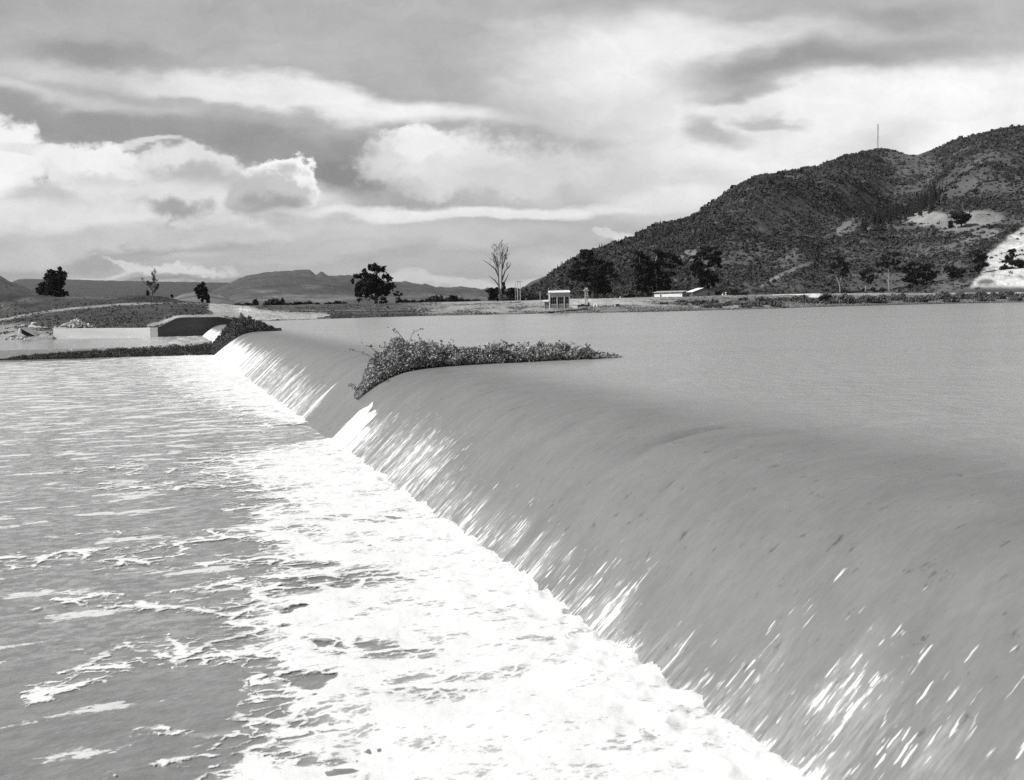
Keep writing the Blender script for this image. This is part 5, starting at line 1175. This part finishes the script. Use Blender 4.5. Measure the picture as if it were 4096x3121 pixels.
rag('cloth_bundle', 'crumpled white cloth lying on the scrub between the transformer poles and the culvert', 595.3, 307.5, 255, 1.0, .95, M_white, 3, 'cloth')
rag('bank_plank', 'small white board lying flat on the bank near the waterline', 603.5, 309.6, 252, 1.0, .12, M_white, 5, 'board')
# water trough on the levee
Ot = pt(621.3, 297.9, 330); tr_ = empty('water_trough', Ot); tag(tr_, 'small white drum and rail on top of the levee left of the white building', 'trough')
mb = MB(); mb.tube((-.35, 0, -.1), (-.35, 0, .45), .16, .16, 10); mb.build('drum', M_white, tr_)
mb = MB(); mb.box(-.2, .55, -.04, .04, .4, .47); mb.box(.5, .56, -.03, .03, -.2, .4); mb.build('rail', M_metal, tr_)
# gauge hut on the dark field
Dh = 285.0; Oh = pt(386.6, 309.6, Dh); gh = empty('gauge_hut', Oh); tag(gh, 'tiny square hut with a flat pale roof on the dark slope below the large tree', 'hut')
mb = MB(); mb.box(-.5, .12, 0, 1.0, -.3, 1.05); mb.build('wall', M_rend, gh)
mb = MB(); mb.box(.122, .62, .003, 1.0, -.3, 1.05); mb.build('side_wall', M_grey, gh)
mb = MB(); mb.box(.2, .5, -.02, .003, -.1, .98); mb.build('door', M_dark, gh)
mb = MB(); mb.prism([(-.62, 1.053), (.74, 1.053), (.74, 1.15), (-.62, 1.15)], -.2, 1.2); mb.build('roof', M_metal, gh)
# white building
Db = 335.0; S = Db / F; Ob = pt(654.3, 297.3, Db); wb = empty('white_building', Ob, -0.5)
tag(wb, 'long low whitewashed building with a flat pale roof on the levee', 'building')
Lf = 25.4 * S / math.cos(.5); De = 5.3 * S / math.sin(.5)
mb = MB(); mb.box(0, Lf, 0, De, -1.0, 1.15); mb.box(0, Lf, .25, De, 1.15, 1.5); mb.build('wall', M_white, wb)
mb = MB(); mb.box(Lf + .003, Lf + .06, 0, De, -1.0, 1.62); mb.build('side_wall', M_brick, wb)
def FXp(z): return (z - 205) / 560.0 * Lf
for a, b2 in [(220, 290), (312, 352), (385, 440), (445, 485), (535, 615), (640, 700)]:
    mb = MB(); mb.box(FXp(a), FXp(b2), .19, .247, 1.17, 1.44); mb.build('window', M_glass, wb)
mb = MB(); mb.box(FXp(325), FXp(350), -.03, -.003, .1, .85); mb.build('door', M_dark, wb)
mb = MB(); mb.box(FXp(722), FXp(732), -.03, -.003, .7, .95); mb.build('vent', M_dark, wb)
V = [(-.35, -.45, 1.5), (Lf + .45, -.45, 1.56), (Lf + .45, De + .3, 1.95), (-.35, De + .3, 1.95)]
rf = MB(); rf.add(V + [(v[0], v[1], v[2] + .09) for v in V], [(3, 2, 1, 0), (4, 5, 6, 7), (0, 1, 5, 4), (1, 2, 6, 5), (2, 3, 7, 6), (3, 0, 4, 7)]); rf.build('roof', M_metal, wb)
# barn
Dn = 352.0; S = Dn / F; On = pt(689.2, 296.3, Dn); bn = empty('timber_barn', On); tag(bn, 'dark timber barn with one sunlit sloping roof plane beside the white building', 'barn')
def NX(x): return (645 + x * .04535 - 689.2) * S
def NZ(y): return (296.3 - (280 + y * .04535)) * S
g = [(NX(1050), -1.0), (NX(1540), -1.0), (NX(1540), NZ(245)), (NX(1292), NZ(186)), (NX(1050), NZ(268))]
mb = MB(); mb.prism(g, 0, 7.0); mb.build('wall', M_plank, bn)
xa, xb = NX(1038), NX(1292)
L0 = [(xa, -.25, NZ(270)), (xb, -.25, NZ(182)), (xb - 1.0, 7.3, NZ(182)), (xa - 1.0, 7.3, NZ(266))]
mb = MB(); mb.add(L0 + [(v[0], v[1], v[2] + .07) for v in L0], [(3, 2, 1, 0), (4, 5, 6, 7), (0, 1, 5, 4), (1, 2, 6, 5), (2, 3, 7, 6), (3, 0, 4, 7)]); mb.build('roof', M_white, bn)  # sunlight on this roof plane is put into its white colour
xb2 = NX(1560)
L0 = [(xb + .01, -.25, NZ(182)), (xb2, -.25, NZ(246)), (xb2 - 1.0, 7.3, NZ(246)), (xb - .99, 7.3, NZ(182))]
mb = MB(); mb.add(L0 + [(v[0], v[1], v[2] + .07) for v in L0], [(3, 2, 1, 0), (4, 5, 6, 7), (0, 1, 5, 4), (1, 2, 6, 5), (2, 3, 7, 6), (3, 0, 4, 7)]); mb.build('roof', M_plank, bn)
mb = MB(); mb.box(NX(1375), NX(1425), -.05, -.003, -.3, NZ(285)); mb.build('door', M_dark, bn)
for i, (x, y, s) in enumerate(((1712, 325, .32), (1735, 345, .24), (1780, 280, .22), (1785, 320, .3), (1760, 345, .26), (1610, 352, .2), (1555, 350, .16), (1680, 348, .2), (1850, 345, .24))):
    o = bpy.data.objects.new('rubble_block', sm[i % 5]); sc.collection.objects.link(o); o.location = pt(*zb(x, y), 338); o.scale = (s * 1.4, s, s); o.rotation_euler = rng.random(3) * 6
    tag(o, 'pale block in the rubble right of the barn', 'block', 'pale blocks right of the barn')

# ------------------------------------------------------------------ mast and pylons
def lattice(name, label, base, h, w0, w1, n, r, mat, arms=()):
    t_ = empty(name, base); tag(t_, label, 'mast' if not arms else 'pylon'); mb = MB()
    def c(i, s): w = w0 + (w1 - w0) * i / n; return (s[0] * w / 2, s[1] * w / 2, h * i / n)
    cs = ((-1, -1), (1, -1), (1, 1), (-1, 1))
    for i in range(n):
        for a in range(4):
            b2 = (a + 1) % 4; mb.tube(c(i, cs[a]), c(i + 1, cs[a]), r, r, 4); mb.tube(c(i, cs[a]), c(i + 1, cs[b2]), r * .7, r * .7, 4); mb.tube(c(i + 1, cs[a]), c(i + 1, cs[b2]), r * .7, r * .7, 4)
    mb.build('lattice', mat, t_)
    for (z_, L) in arms:
        mb = MB(); mb.tube((-L, 0, z_), (0, 0, z_ + .9), r, r, 4); mb.tube((L, 0, z_), (0, 0, z_ + .9), r, r, 4); mb.tube((-L, 0, z_), (L, 0, z_), r, r, 4); mb.build('crossarm', mat, t_)
a, b2, c2_ = hill_pt(np.array([876.0]), np.array([1.0]))
dm_ = float(b2[0]); hm = 24.5 * dm_ / F
lattice('radio_mast', 'thin lattice radio mast on the summit of the hill', (a[0], b2[0], c2_[0] - .5), hm, 1.0, 1.0, 22, .10, M_metal)
for (x, yt, yb, lb) in ((561.7, 261.3, 270, 'larger lattice pylon on the left shoulder of the hill'), (554.2, 268.5, 275, 'smaller lattice pylon lower on the left shoulder of the hill')):
    d_ = 640 if x > 560 else 760; p = pt(x, yb + 1, d_); h = (yb + 1 - yt) * d_ / F
    lattice('power_pylon', lb, p, h, h * .22, h * .05, 8, .05 * d_ / 640, M_grey, arms=((h * .62, h * .22), (h * .78, h * .18), (h * .92, h * .13)))

# ------------------------------------------------------------------ air
HAZE = 3.2e-5
m = bpy.data.materials.new('haze'); m.use_nodes = True; t = m.node_tree; t.nodes.clear()
pv = t.nodes.new('ShaderNodeVolumePrincipled'); pv.inputs['Density'].default_value = HAZE; pv.inputs['Color'].default_value = (.9, .9, .9, 1); pv.inputs['Anisotropy'].default_value = 0.2
ou = t.nodes.new('ShaderNodeOutputMaterial'); t.links.new(pv.outputs[0], ou.inputs['Volume'])
mb = MB(); mb.box(-15200, 15200, -15200, 15200, -7, 460); hz = mb.build('haze', m); tag(hz, 'thin even haze in the air before the far mountains', 'haze', kind='stuff')
